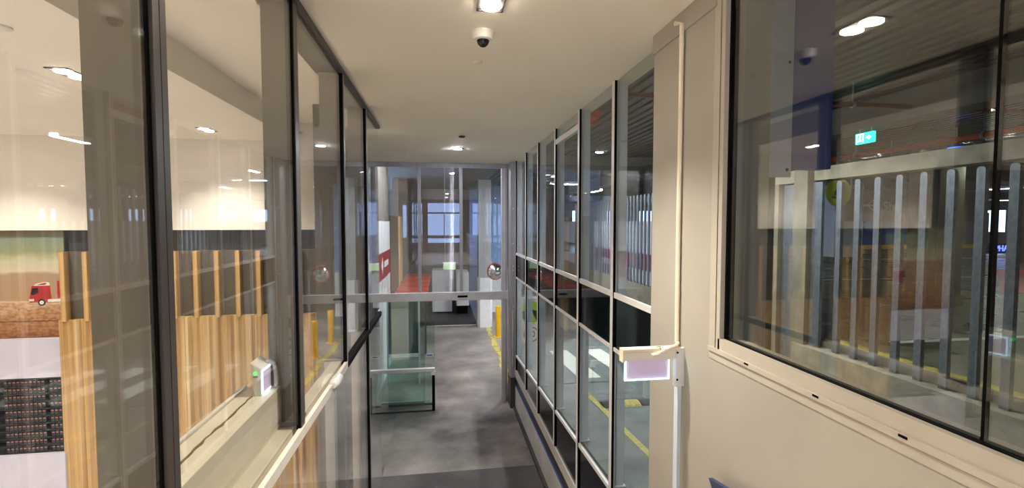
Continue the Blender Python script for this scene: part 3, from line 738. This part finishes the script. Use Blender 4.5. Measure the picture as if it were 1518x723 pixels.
q = MB(); q.tube([(1.42, 12.33, 2.42), (1.50, 12.4, 2.42), (1.74, 12.4, 2.42)], .02, 'alu', 8); q.tube([(1.74, 12.4, 0), (1.74, 12.4, 2.5)], .03, 'alu', 10); q.build('bracket', cv, smooth=True)
blab = ['yellow steel bollard in the open doorway, farthest of the row', 'yellow steel bollard behind the grey end post, middle of the row', 'yellow steel bollard behind the grey end post, nearest of the row']
for k_, (x, y) in enumerate(((1.83, 15.08), (1.90, 13.5), (1.95, 12.0))):
    b = thing('safety_bollard', blab[k_], 'bollard', (x, y, 0), 'yellow bollards outside the doors')
    q = MB(); q.lathe([(.084, .012), (.084, .985), (.078, 1.005), (.05, 1.02), (.004, 1.024)], (x, y, 0), 'yellow', 24); q.build('post', b, smooth=True)
    q = MB(); q.lathe([(.15, 0), (.15, .012)], (x, y, 0), 'yellow', 20); q.build('base_plate', b)
random.seed(11)
q = MB(); yy = 9.9
while yy < 16.2:
    l = random.uniform(.35, .8); x0 = 1.50+(yy-9.9)*.012+random.uniform(-.02, .02)
    q.prism([(x0+random.uniform(-.05, .05), yy), (x0+.16+random.uniform(-.04, .04), yy+.03), (x0+.15+random.uniform(-.05, .05), yy+l), (x0+random.uniform(-.04, .04), yy+l-.02)], .0, .006, 'roadyellow', 'z'); yy += l+random.uniform(.0, .12)
tag(q.build('worn_yellow_line'), 'worn broken yellow line at the foot of the bollards', 'road marking')
struct('wall_blue', box(1.9, 2.6, 19.3, 19.6, 0, 1.75, 'white')); struct('wall_blue_2', box(1.9, 2.6, 19.3, 19.6, 1.75, 5.2, 'skyblue'))
xs = thing('exit_sign', 'small pale green lit exit box hanging beyond the end doors', 'sign', (.24, 13.2, 2.40))
box(.07, .41, 13.2, 13.26, 2.40, 2.58, 'pale_green').build('panel', xs)
q = MB(); q.box(.055, .425, 13.19, 13.27, 2.58, 2.60, 'white'); q.tube([(.12, 13.23, 2.6), (.12, 13.23, 5.2)], .008, 'alu', 6); q.tube([(.36, 13.23, 2.6), (.36, 13.23, 5.2)], .008, 'alu', 6); q.build('hanger', xs)
# ------------------------------------------------------------------ ramp and parking deck on the right
q = MB(); q.hexa([(1.66, -6, -.1), (1.66, -6, G(-6)), (1.66, 10.4, -.1), (1.66, 10.4, G(10.4)), (6.0, -6, -.1), (6.0, -6, G(-6)), (6.0, 10.4, -.1), (6.0, 10.4, G(10.4))], 'asphalt')
struct('floor_ramp', q)
q = MB(); q.hexa([(XR+.05, 2.9, .1), (XR+.05, 2.9, G(2.9)), (XR+.05, D-.06, .1), (XR+.05, D-.06, G(D-.06)), (1.66, 2.9, .1), (1.66, 2.9, G(2.9)), (1.66, D-.06, .1), (1.66, D-.06, G(D-.06))], 'asphalt'); struct('trim_11', q)
def onramp(x0, x1, y0, y1, m, name, h=.006):
    q = MB(); q.hexa([(x0, y0, G(y0)), (x0, y0, G(y0)+h), (x0, y1, G(y1)), (x0, y1, G(y1)+h), (x1, y0, G(y0)), (x1, y0, G(y0)+h), (x1, y1, G(y1)), (x1, y1, G(y1)+h)], m); return q
tag(onramp(2.04, 2.115, 2.0, 7.0, 'roadyellow', 'y').build('yellow_line'), 'long yellow edge line on the ramp behind the right glazing', 'road marking')
zl = ['nearest white zebra stripe on the ramp, beside the yellow line end', 'second white zebra stripe from the right glazing', 'third white zebra stripe from the right glazing', 'fourth white zebra stripe, toward the fence', 'fifth white zebra stripe, closest to the fence']
for k_ in range(5):
    x0 = 2.20+k_*.72
    tag(onramp(x0, x0+.37, 7.28, 9.4, 'roadwhite', 'z').build('zebra_stripe'), zl[k_], 'road marking', 'zebra crossing stripes on the ramp')
struct('trim_12', onramp(1.7, 5.8, 7.02, 7.09, 'darkgrey', 'j'))
hu = thing('speed_hump', 'black and yellow rubber speed hump across the ramp', 'speed hump', (3.4, 5.95, G(5.95)))
for k_ in range(14):
    x0 = 2.12+k_*.26
    q = MB(); z = G(5.95)-.005
    q.prism([(5.82, z), (5.86, z+.03), (5.92, z+.045), (5.98, z+.045), (6.04, z+.03), (6.08, z)], x0, x0+.25, 'humpyellow' if k_ % 2 else 'rubber', 'x')
    q.build('hump_module', hu)
# sign board at the foot of the ramp
sg = thing('road_sign', 'white road sign board with yellow-green crossing disc and speed ring', 'sign', (2.36, 12.6, 0))
q = MB(); q.box(2.10, 2.68, 12.6, 12.62, .36, 2.02, 'signwhite'); q.build('board', sg)
q = MB(); q.box(2.2, 2.25, 12.62, 12.66, 0, 2.0, 'alu'); q.build('leg', sg)
q = MB(); q.box(2.52, 2.57, 12.62, 12.66, 0, 2.0, 'alu'); q.build('leg', sg)
q = MB(); q.lathe([(.315, -.006), (.315, 0)], (2.40, 12.598, 1.58), 'signgreen', 36, 'y'); q.prism([(2.14, 1.62), (2.40, 1.66), (2.26, 1.36), (2.16, 1.42)], 12.588, 12.592, 'signblack', 'y'); q.prism([(2.40, 1.66), (2.66, 1.62), (2.64, 1.42), (2.54, 1.36)], 12.588, 12.592, 'signblack', 'y'); q.build('crossing_disc', sg)
q = MB(); q.lathe([(.22, -.006), (.22, 0)], (2.40, 12.597, .98), 'signred', 36, 'y'); q.lathe([(.175, -.008), (.175, -.005)], (2.40, 12.597, .98), 'signwhite', 36, 'y'); q.build('speed_ring', sg)
text_mesh('speed_number', '10', .24, 'signblack', sg, (2.39, 12.586, .98), (PI/2, 0, 0), .002)
q = MB(); q.box(2.18, 2.62, 12.594, 12.6, .66, .69, 'signblack'); q.box(2.28, 2.60, 12.594, 12.6, .34, .37, 'signblack'); q.box(2.28, 2.31, 12.594, 12.6, .34, .60, 'signblack'); q.box(2.28, 2.60, 12.594, 12.6, .57, .60, 'signblack'); q.build('lower_marking', sg)

sg.location = (2.40, 12.6, -.335)
# kerb, deck, fence
struct('trim_13', box(5.85, 6.12, -6, 7.1, G(-6)*0+1.0, 1.70, 'pale_concrete'))
struct('floor_deck', box(6.12, 46, -8, 40, 1.3, 1.83, 'lotfloor'))
struct('trim_14', box(6.0, 6.12, 9.3, 24, 0, 1.83, 'concrete'))
tag(box(6.16, 6.32, -5, 6.6, 1.83, 1.836, 'roadyellow').build('yellow_line'), 'yellow edge line on the parking deck at the fence foot', 'road marking')
fe = thing('post_fence', 'fence of upright galvanised channel posts on the concrete kerb', 'fence', (6, 3, 1.70))
def fence_post(y, z0, z1, par):
    q = MB(); r = .045
    prof = [(y-r, z0), (y+r, z0), (y+r, z1-.03), (y+.03, z1-.008), (y, z1), (y-.03, z1-.008), (y-r, z1-.03)]
    q.prism(prof, 5.99, 6.0, 'galv', 'x')
    q.box(6.0, 6.045, y-r, y-r+.008, z0, z1-.03, 'galv'); q.box(6.0, 6.045, y+r-.008, y+r, z0, z1-.03, 'galv')
    return q.build('fence_post', par)
fy = [4.79+k_*.317 for k_ in range(-17, 6)]
p0 = fence_post(fy[0], 1.70, 4.345, fe)
for y in fy[1:]:
    c = p0.copy(); C.objects.link(c); c.parent = fe; c.location = p0.location+Vector((0, y-fy[0], 0))
f2 = thing('post_fence', 'farther fence run of galvanised channel posts behind the ramp', 'fence', (6, 14, 1.83))
fy2 = [9.4+k_*.26 for k_ in range(44)]
p1 = fence_post(fy2[0], 1.83, 4.55, f2)
for y in fy2[1:]:
    c = p1.copy(); C.objects.link(c); c.parent = f2; c.location = p1.location+Vector((0, y-fy2[0], 0))
# concrete portal at the fence end and long beam
struct('trim_15', box(6.02, 6.3, -6, 7.85, 4.39, 4.60, 'pale_concrete'))
q = thing('concrete_portal', 'tan concrete portal frame standing at the end of the kerb', 'portal', (6, 7.3, 1.2))
box(5.9, 6.2, 6.90, 7.20, 1.0, 4.60, 'concrete').build('post', q); box(5.95, 6.25, 7.62, 7.845, 1.0, 4.385, 'concrete').build('post', q)
tag(box(5.98, 6.03, 6.68, 6.88, 1.70, 4.36, 'galv').build('steel_plate', bevel=.004), 'wide galvanised plate right of the concrete post', 'plate')
tag(box(6.03, 6.08, 7.26, 7.60, 1.2, 4.36, 'galv').build('steel_plate', bevel=.004), 'wide galvanised plate inside the concrete portal frame', 'plate')
struct('wall_ramp', box(6.1, 6.3, 7.85, 9.3, 0, 5.45, 'dark_concrete'))
struct('trim_16', box(2.28, 2.62, 3.4, 3.8, 1.2, 5.45, 'dark_concrete'))
# hanging steel casing
hg = thing('steel_casing', 'pale steel and blue casing hanging from the parking ceiling by the window', 'casing', (2.68, 3.3, 4.05))
q = MB(); q.box(2.415, 2.593, 3.2, 3.23, 4.055, 5.47, 'white'); o = q.build('plate', hg); o['label'] = 'pale steel plate with bolts'
q = MB(); q.box(2.60, 2.955, 3.23, 3.34, 4.125, 5.47, 'bluewall'); o = q.build('side_panel', hg); o['label'] = 'dull blue panel'
q = MB()
for zz in (4.11, 4.9): q.lathe([(.012, -.004), (.012, 0)], (2.56, 3.2, zz), 'black', 10, 'y')
q.build('bolt_head', hg)

# parking ceiling: ribbed deck
q = MB(); x = 1.62; n = 0
while x < 20:
    q.box(x, x+.10, -8, 40, 5.465, 5.50, 'deck'); x += .18
q.box(1.62, 46, -8, 40, 5.50, 5.7, 'deck')
struct('ceiling_parking', q)
struct('trim_17', box(6.0, 6.35, -8, 40, 5.06, 5.44, 'dark_concrete'))
struct('trim_18', box(1.62, 46, 12.0, 12.5, 5.0, 5.44, 'dark_concrete'))
struct('trim_19', box(6.4, 46, 22.0, 22.5, 5.0, 5.44, 'dark_concrete'))
# outer walls of the parking level with open strips to the sky
q = MB()
q.box(6, 46, 39.8, 40, 1.83, 2.9, 'block'); q.box(6, 46, 39.8, 40, 4.7, 5.7, 'dark_concrete')
for k_ in range(14): q.box(7+k_*3.0, 8.3+k_*3.0, 39.7, 40, 2.9, 4.7, 'concrete')
struct('wall_parking_far', q)
q = MB(); q.box(45.8, 46, -8, 40, 1.83, 2.9, 'block'); q.box(45.8, 46, -8, 40, 4.7, 5.7, 'dark_concrete')
for k_ in range(14): q.box(45.7, 46, -7+k_*3.4, -5.2+k_*3.4, 2.9, 4.7, 'concrete')
struct('wall_parking_side', q)
q = MB()
for a in ((1.66, 2.1, 0, 5.7), (2.4, 3.0, 0, 5.7), (3.5, 46, 0, 5.7), (2.1, 3.5, 0, 3.0), (2.1, 3.5, 4.6, 5.7), (2.1, 3.5, 4.05, 4.12)): q.box(a[0], a[1], -8.2, -8, a[2], a[3], 'dark_concrete')
struct('wall_parking_near', q)
q = MB(); q.box(1.6, 6.2, 39.8, 40, 0, 5.7, 'lilac'); struct('wall_road_end', q)
struct('wall_road_far', box(2.0, 6.0, 24, 24.3, 0, 5.44, 'brownwall'))
# white wall panels and red band behind the far fence run
struct('wall_panel_strip', box(6.14, 6.2, 10.5, 24, 2.75, 3.75, 'white'))
struct('wall_panel_strip_2', box(6.14, 6.2, 10.5, 24, 1.83, 2.25, 'white'))
tag(box(6.11, 6.2, 12.6, 18.4, 2.25, 2.75, 'banner').build('red_band_sign'), 'long dull red band sign behind the far fence posts', 'sign')

# columns and walls inside the parking level
def park_col(x, y, sx, sy, m, label, z0=1.83, top=5.44):
    c = thing('parking_column', label, 'column', (x, y, z0))
    box(x-sx, x+sx, y-sy, y+sy, z0, top, m).build('shaft', c, bevel=.02); box(x-sx-.03, x+sx+.03, y-sy-.03, y+sy+.03, z0, z0+.25, 'concrete').build('base', c)
park_col(18.9, 19.9, .75, .4, 'white', 'wide pale column in the parking level behind the yellow disc sign')
park_col(11.25, 9.3, .35, .35, 'dark_concrete', 'dark square column in the parking level beside the blue lamp')
park_col(27.0, 18.0, .35, .35, 'concrete', 'concrete column far back on the right of the parking level')
struct('wall_parking_blue', box(27.5, 33.0, 29.2, 29.5, 1.83, 4.4, 'bluewall'))
struct('wall_parking_block', box(33.0, 40, 29.2, 29.5, 1.83, 4.4, 'block'))
tag(box(27.5, 40, 29.0, 29.2, 1.83, 2.1, 'yellow').build('yellow_kerb'), 'yellow painted kerb at the foot of the blue parking wall', 'kerb')
q = MB(); q.prism([(14.6, 10.3), (30, 10.3), (30, 15.6), (21.8, 15.6)], 1.83, 1.838, 'redreflect', 'z'); struct('floor_red_reflection', q)  # red reflection painted flat onto the deck floor
for k_, (x0, x1, y0, y1, lb) in enumerate(((9, 22, 13.6, 13.75, 'long pale line across the deck beyond the fence'), (7, 16, 6.3, 6.42, 'pale line on the deck just beyond the fence posts'), (12, 34, 20.6, 21.1, 'broad pale line far back on the parking deck'))):
    tag(box(x0, x1, y0, y1, 1.83, 1.836, 'roadwhite').build('bay_line'), lb, 'road marking')

# hanging sign board reading Shop
sp = thing('hanging_sign', 'grey hanging sign board reading Shop with a white trolley mark', 'sign', (16.4, 15, 3.8))
box(14.2, 20.4, 15, 15.06, 3.75, 4.9, 'brownwall').build('board', sp)
text_mesh('lettering', 'Shop', .46, 'signwhite', sp, (16.36, 14.985, 4.28), (PI/2, 0, 0), .004)
q = MB(); 
q.prism([(14.7, 4.50), (14.78, 4.50), (15.0, 4.36), (15.0, 4.28)], 14.985, 14.995, 'signwhite', 'y'); q.prism([(14.7, 4.14), (14.78, 4.14), (15.0, 4.28), (15.0, 4.36)], 14.985, 14.995, 'signwhite', 'y')
q.box(14.8, 15.5, 14.985, 14.995, 4.29, 4.35, 'signwhite')
q.prism([(15.55, 4.52), (15.48, 4.52), (15.25, 4.36), (15.25, 4.28)], 14.985, 14.995, 'signwhite', 'y'); q.prism([(15.55, 4.14), (15.48, 4.14), (15.25, 4.28), (15.25, 4.36)], 14.985, 14.995, 'signwhite', 'y')
q.build('arrow_mark', sp)
for xx in (14.6, 20.0): box(xx, xx+.05, 15.0, 15.05, 4.9, 5.5, 'alu').build('hanger', sp)
# pharmacy sign
ph = thing('pharmacy_sign', 'blue glowing PHARMACY sign at the right picture edge', 'sign', (28.8, 20, 2.2))
box(26.9, 31.2, 20.0, 20.1, 2.12, 2.62, 'signblack').build('board', ph)
text_mesh('lettering', 'PHARMACY', .42, 'blue_sign', ph, (28.92, 19.98, 2.37), (PI/2, 0, 0), .01)
for xx in (27.2, 30.8): box(xx, xx+.08, 20.02, 20.1, 1.83, 2.12, 'alu').build('leg', ph)
# round yellow sign
ys = thing('round_sign', 'round yellow sign with black figure behind the first fence posts', 'sign', (7.15, 7.6, 4.2))
q = MB(); q.lathe([(.26, -.008), (.26, 0)], (7.12, 7.6, 4.26), 'signyellow', 32, 'y'); q.build('disc', ys)
q = MB(); q.prism([(7.02, 4.22), (7.06, 4.19), (7.2, 4.36), (7.22, 4.44), (7.12, 4.44)], 7.588, 7.592, 'signblack', 'y'); q.prism([(6.98, 4.16), (7.1, 4.13), (7.1, 4.17), (7.0, 4.19)], 7.588, 7.592, 'signblack', 'y'); q.build('figure', ys)
box(7.1, 7.14, 7.605, 7.64, 4.3, 5.44, 'alu').build('hanger', ys)
# exit sign
ex = thing('exit_sign', 'green exit sign with running figure and arrow under the parking ceiling', 'sign', (6.0, 6.0, 4.84))
box(6.005, 6.05, 5.78, 6.20, 4.83, 5.05, 'green_sign').build('panel', ex)
q = MB()
def ey(a): return 6.20-a     # reading direction runs toward the viewer
q.prism([(ey(.26), 4.955), (ey(.26), 4.925), (ey(.32), 4.925), (ey(.32), 4.895), (ey(.385), 4.94), (ey(.32), 4.985), (ey(.32), 4.955)], 6.0, 6.006, 'white_sign', 'x')
q.prism([(ey(.03), 4.85), (ey(.03), 5.03), (ey(.20), 5.03), (ey(.20), 4.85), (ey(.185), 4.85), (ey(.185), 5.015), (ey(.045), 5.015), (ey(.045), 4.85)], 6.0, 6.006, 'white_sign', 'x')
q.lathe([(.014, 0), (.014, .006)], (6.0, ey(.125), 4.99), 'white_sign', 12, 'x')
q.prism([(ey(.09), 4.93), (ey(.12), 4.975), (ey(.14), 4.96), (ey(.12), 4.92), (ey(.15), 4.89), (ey(.135), 4.865), (ey(.10), 4.90), (ey(.07), 4.865), (ey(.06), 4.88)], 6.0, 6.006, 'white_sign', 'x')
q.build('pictogram', ex)
ex.scale = (1, .68, .68); ex.location.z = 4.855
q = MB(); q.tube([(6.03, 5.85, 5.05), (6.03, 5.85, 5.16)], .008, 'alu', 6); q.tube([(6.03, 6.13, 5.05), (6.03, 6.13, 5.16)], .008, 'alu', 6); q.build('hanger', ex)
# pipes
def pipe(name, pts, r, m, label, hang):
    t_ = thing(name, label, 'pipe', pts[0])
    q = MB(); q.tube(pts, r, m, 12); q.build('pipe_run', t_, smooth=True)
    for h in hang:
        q = MB(); q.tube([(h[0], h[1], h[2]), (h[0], h[1], 5.47)], .008, 'alu', 6); q.lathe([(r+.012, -.02), (r+.012, .02)], h, m if False else 'alu', 12, 'y' if abs(pts[0][0]-pts[1][0]) < .1 else 'x'); q.build('hanger', t_)
pipe('sprinkler_pipe', [(1.75, 5.30, 5.20), (30, 5.45, 5.20)], .03, 'darkredpipe', 'dark red pipe running across under the parking ceiling', [(5.15, 5.32, 5.2), (6.6, 5.33, 5.2), (9.2, 5.34, 5.2)])
pipe('sprinkler_pipe', [(8.05, -4, 5.02), (8.05, 11.0, 5.02)], .045, 'redpipe', 'bright red pipe running along the parking ceiling above the fence', [(8.05, 8.2, 5.02), (8.05, 6.0, 5.02), (8.05, 3.5, 5.02)])
pipe('sprinkler_pipe', [(9.6, -4, 5.05), (9.6, 11.2, 5.05)], .03, 'redpipe', 'thinner red pipe parallel to the bright red one, farther in', [(9.6, 8.9, 5.05)])
rv = thing('pipe_coupling', 'glossy red pipe coupling in the small top pane of the right glazing', 'pipe fitting', (1.75, 5.6, 4.95))
q = MB(); q.lathe([(.05, -.35), (.05, -.16), (.085, -.16), (.085, -.11), (.07, -.10), (.07, .10), (.085, .11), (.085, .16), (.05, .16), (.05, .3)], (1.72, 5.45, 4.92), 'redpipe', 20, 'y'); q.build('body', rv, smooth=True)
q = MB()
for a in range(6): q.lathe([(.012, -.18), (.012, -.10)], (1.72+.07*math.cos(a), 5.45, 4.92+.07*math.sin(a)), 'redpipe', 8, 'y')
q.build('bolt_head', rv); q = MB(); q.tube([(1.72, 5.5, 4.99), (1.72, 5.5, 5.47)], .01, 'alu', 6); q.build('hanger', rv)
# batten lamps
lamps = [(3.25, 12.9, 1, 'batten lamp over the ramp, seen in the fourth bay', 1), (4.3, 8.6, 1, 'added batten lamp over the zebra crossing, unseen behind the pillar', 1), (4.3, 6.4, 1, 'added batten lamp over the speed hump, unseen behind the pillar', 1), (6.6, 19.5, 1, 'batten lamp at the far end of the ramp', 0), (11.8, 9.2, 1, 'bright batten lamp near the blue lamp in the parking level', 0),  # zebra and speed hump lamps are added out of sight to brighten the ramp
         (16.5, 9.2, 1, 'batten lamp right of the dark window mullion, upper', 0), (12.5, 19.5, 0, 'batten lamp beyond the hanging sign board', 0), (22, 15.5, 1, 'batten lamp above the red floor reflection', 0), (14, 27, 0, 'distant batten lamp at the left of the parking level', 0),
         (24, 26, 0, 'distant batten lamp in the middle of the parking level', 0), (34, 24, 1, 'distant batten lamp at the right of the parking level', 0), (17, 2, 1, 'batten lamp deep in the parking level, level with the viewpoint', 0), (4.4, 16.0, 0, 'batten lamp beyond the foot of the ramp', 1), (38, 34, 0, 'farthest batten lamp in the parking corner', 0), (31, 17, 1, 'batten lamp above the glowing blue sign', 0), (3.6, .1, 1, 'added unseen batten lamp over the ramp, level with the viewpoint', 2), (9.5, 3.8, 1, 'added unseen batten lamp beyond the fence, just outside the right picture edge', 0)]  # lamps labelled added are unseen fill for casing plate, yellow sign and deck
for x, y, al, lb, rp_ in lamps:
    z = 5.06 if not (11.9 < y < 12.6) else 4.9
    t_ = thing('batten_lamp', lb, 'lamp', (x, y, z), 'batten lamps under the parking ceiling')
    hl = .36 if (x, y) in ((4.3, 8.6), (4.3, 6.4)) else .62
    a, b_ = (.06, hl) if al else (hl, .06)
    box(x-a, x+a, y-b_, y+b_, z+.02, z+.07, 'white').build('housing', t_)
    q = MB()
    if al: q.box(x-a, x-a*.84, y-b_, y+b_, z-.032, z+.02, 'white'); q.box(x+a*.84, x+a, y-b_, y+b_, z-.032, z+.02, 'white')
    else: q.box(x-a, x+a, y-b_, y-b_*.84, z-.032, z+.02, 'white'); q.box(x-a, x+a, y+b_*.84, y+b_, z-.032, z+.02, 'white')
    q.build('side_skirt', t_)
    box(x-a*.8, x+a*.8, y-b_*.97, y+b_*.97, z-.03, z+.02, ('tube', 'tube_ramp', 'tube_fill')[rp_]).build('diffuser', t_)
    q = MB()
    for s_ in (-.8, .8): q.box(x+s_*a*.5-.01, x+s_*a*.5+.01, y+s_*b_*.5-.01, y+s_*b_*.5+.01, z+.07, 5.47, 'alu')
    q.build('hanger', t_)
for x, y, lb in ((-.3, 10.5, 'added unseen batten lamp just outside the end doors'), (-.3, 11.35, 'second added unseen batten lamp outside the end doors')):  # unseen lamps added to brighten the area beyond the doors
    t_ = thing('batten_lamp', lb, 'lamp', (x, y, 5.1), 'added lamps outside the doors')
    box(x-.62, x+.62, y-.06, y+.06, 5.13, 5.202, 'white').build('housing', t_)
    box(x-.6, x+.6, y-.045, y+.045, 5.08, 5.13, 'tube_out_fill').build('diffuser', t_)
bl = thing('bay_lamp', 'small blue indicator lamp hanging from the parking ceiling', 'lamp', (9.4, 7.44, 5.05))
q = MB(); q.lathe([(.02, -.03), (.11, -.02), (.13, .03), (.12, .05)], (9.4, 7.44, 5.04), 'blue_lamp', 20); q.build('lens', bl, smooth=True)
q = MB(); q.lathe([(.12, .05), (.14, .06), (.08, .12)], (9.4, 7.44, 5.04), 'darkgrey', 20); q.tube([(9.4, 7.44, 5.14), (9.4, 7.44, 5.47)], .01, 'alu', 6); q.build('housing', bl, smooth=True)
tq = MB().tube([(8.15, 7.0, 4.93), (14.5, 8.6, 4.93)], .03, 'conduit', 8)
for u in (.4, .8): tq.tube([(8.15+6.35*u, 7.0+1.6*u, 4.95), (8.15+6.35*u, 7.0+1.6*u, 5.464)], .008, 'alu', 6)
tag(tq.build('cable_tray', smooth=True), 'pale conduit crossing under the bright red pipe', 'conduit')

# ------------------------------------------------------------------ world, camera, render settings
W = bpy.data.worlds.new('world'); S.world = W; W.use_nodes = True
bg = W.node_tree.nodes['Background']; bg.inputs[0].default_value = (.42, .58, 1.0, 1); bg.inputs[1].default_value = 2.6
cd_ = bpy.data.cameras.new('camera'); cam = bpy.data.objects.new('camera', cd_); C.objects.link(cam)
cd_.sensor_width = 36; cd_.lens = 36*700/1518; cd_.clip_start = .02; cd_.clip_end = 200
cam.location = (0, 0, H)
cam.rotation_euler = (PI/2-math.atan2(32.5, 700), 0, -math.atan2(106, 700))
S.camera = cam
S.view_settings.view_transform = 'Standard'; S.view_settings.look = 'None'; S.view_settings.gamma = 1; S.view_settings.use_curve_mapping = False
S.view_settings.exposure = 1.28
cy = S.cycles
cy.use_denoising = True; cy.max_bounces = 10; cy.diffuse_bounces = 5; cy.glossy_bounces = 5; cy.transparent_max_bounces = 32; cy.transmission_bounces = 4
cy.caustics_reflective = False; cy.caustics_refractive = False; cy.sample_clamp_indirect = 20; cy.blur_glossy = .5
for o in S.objects:
    if '_w' in o: del o['_w']
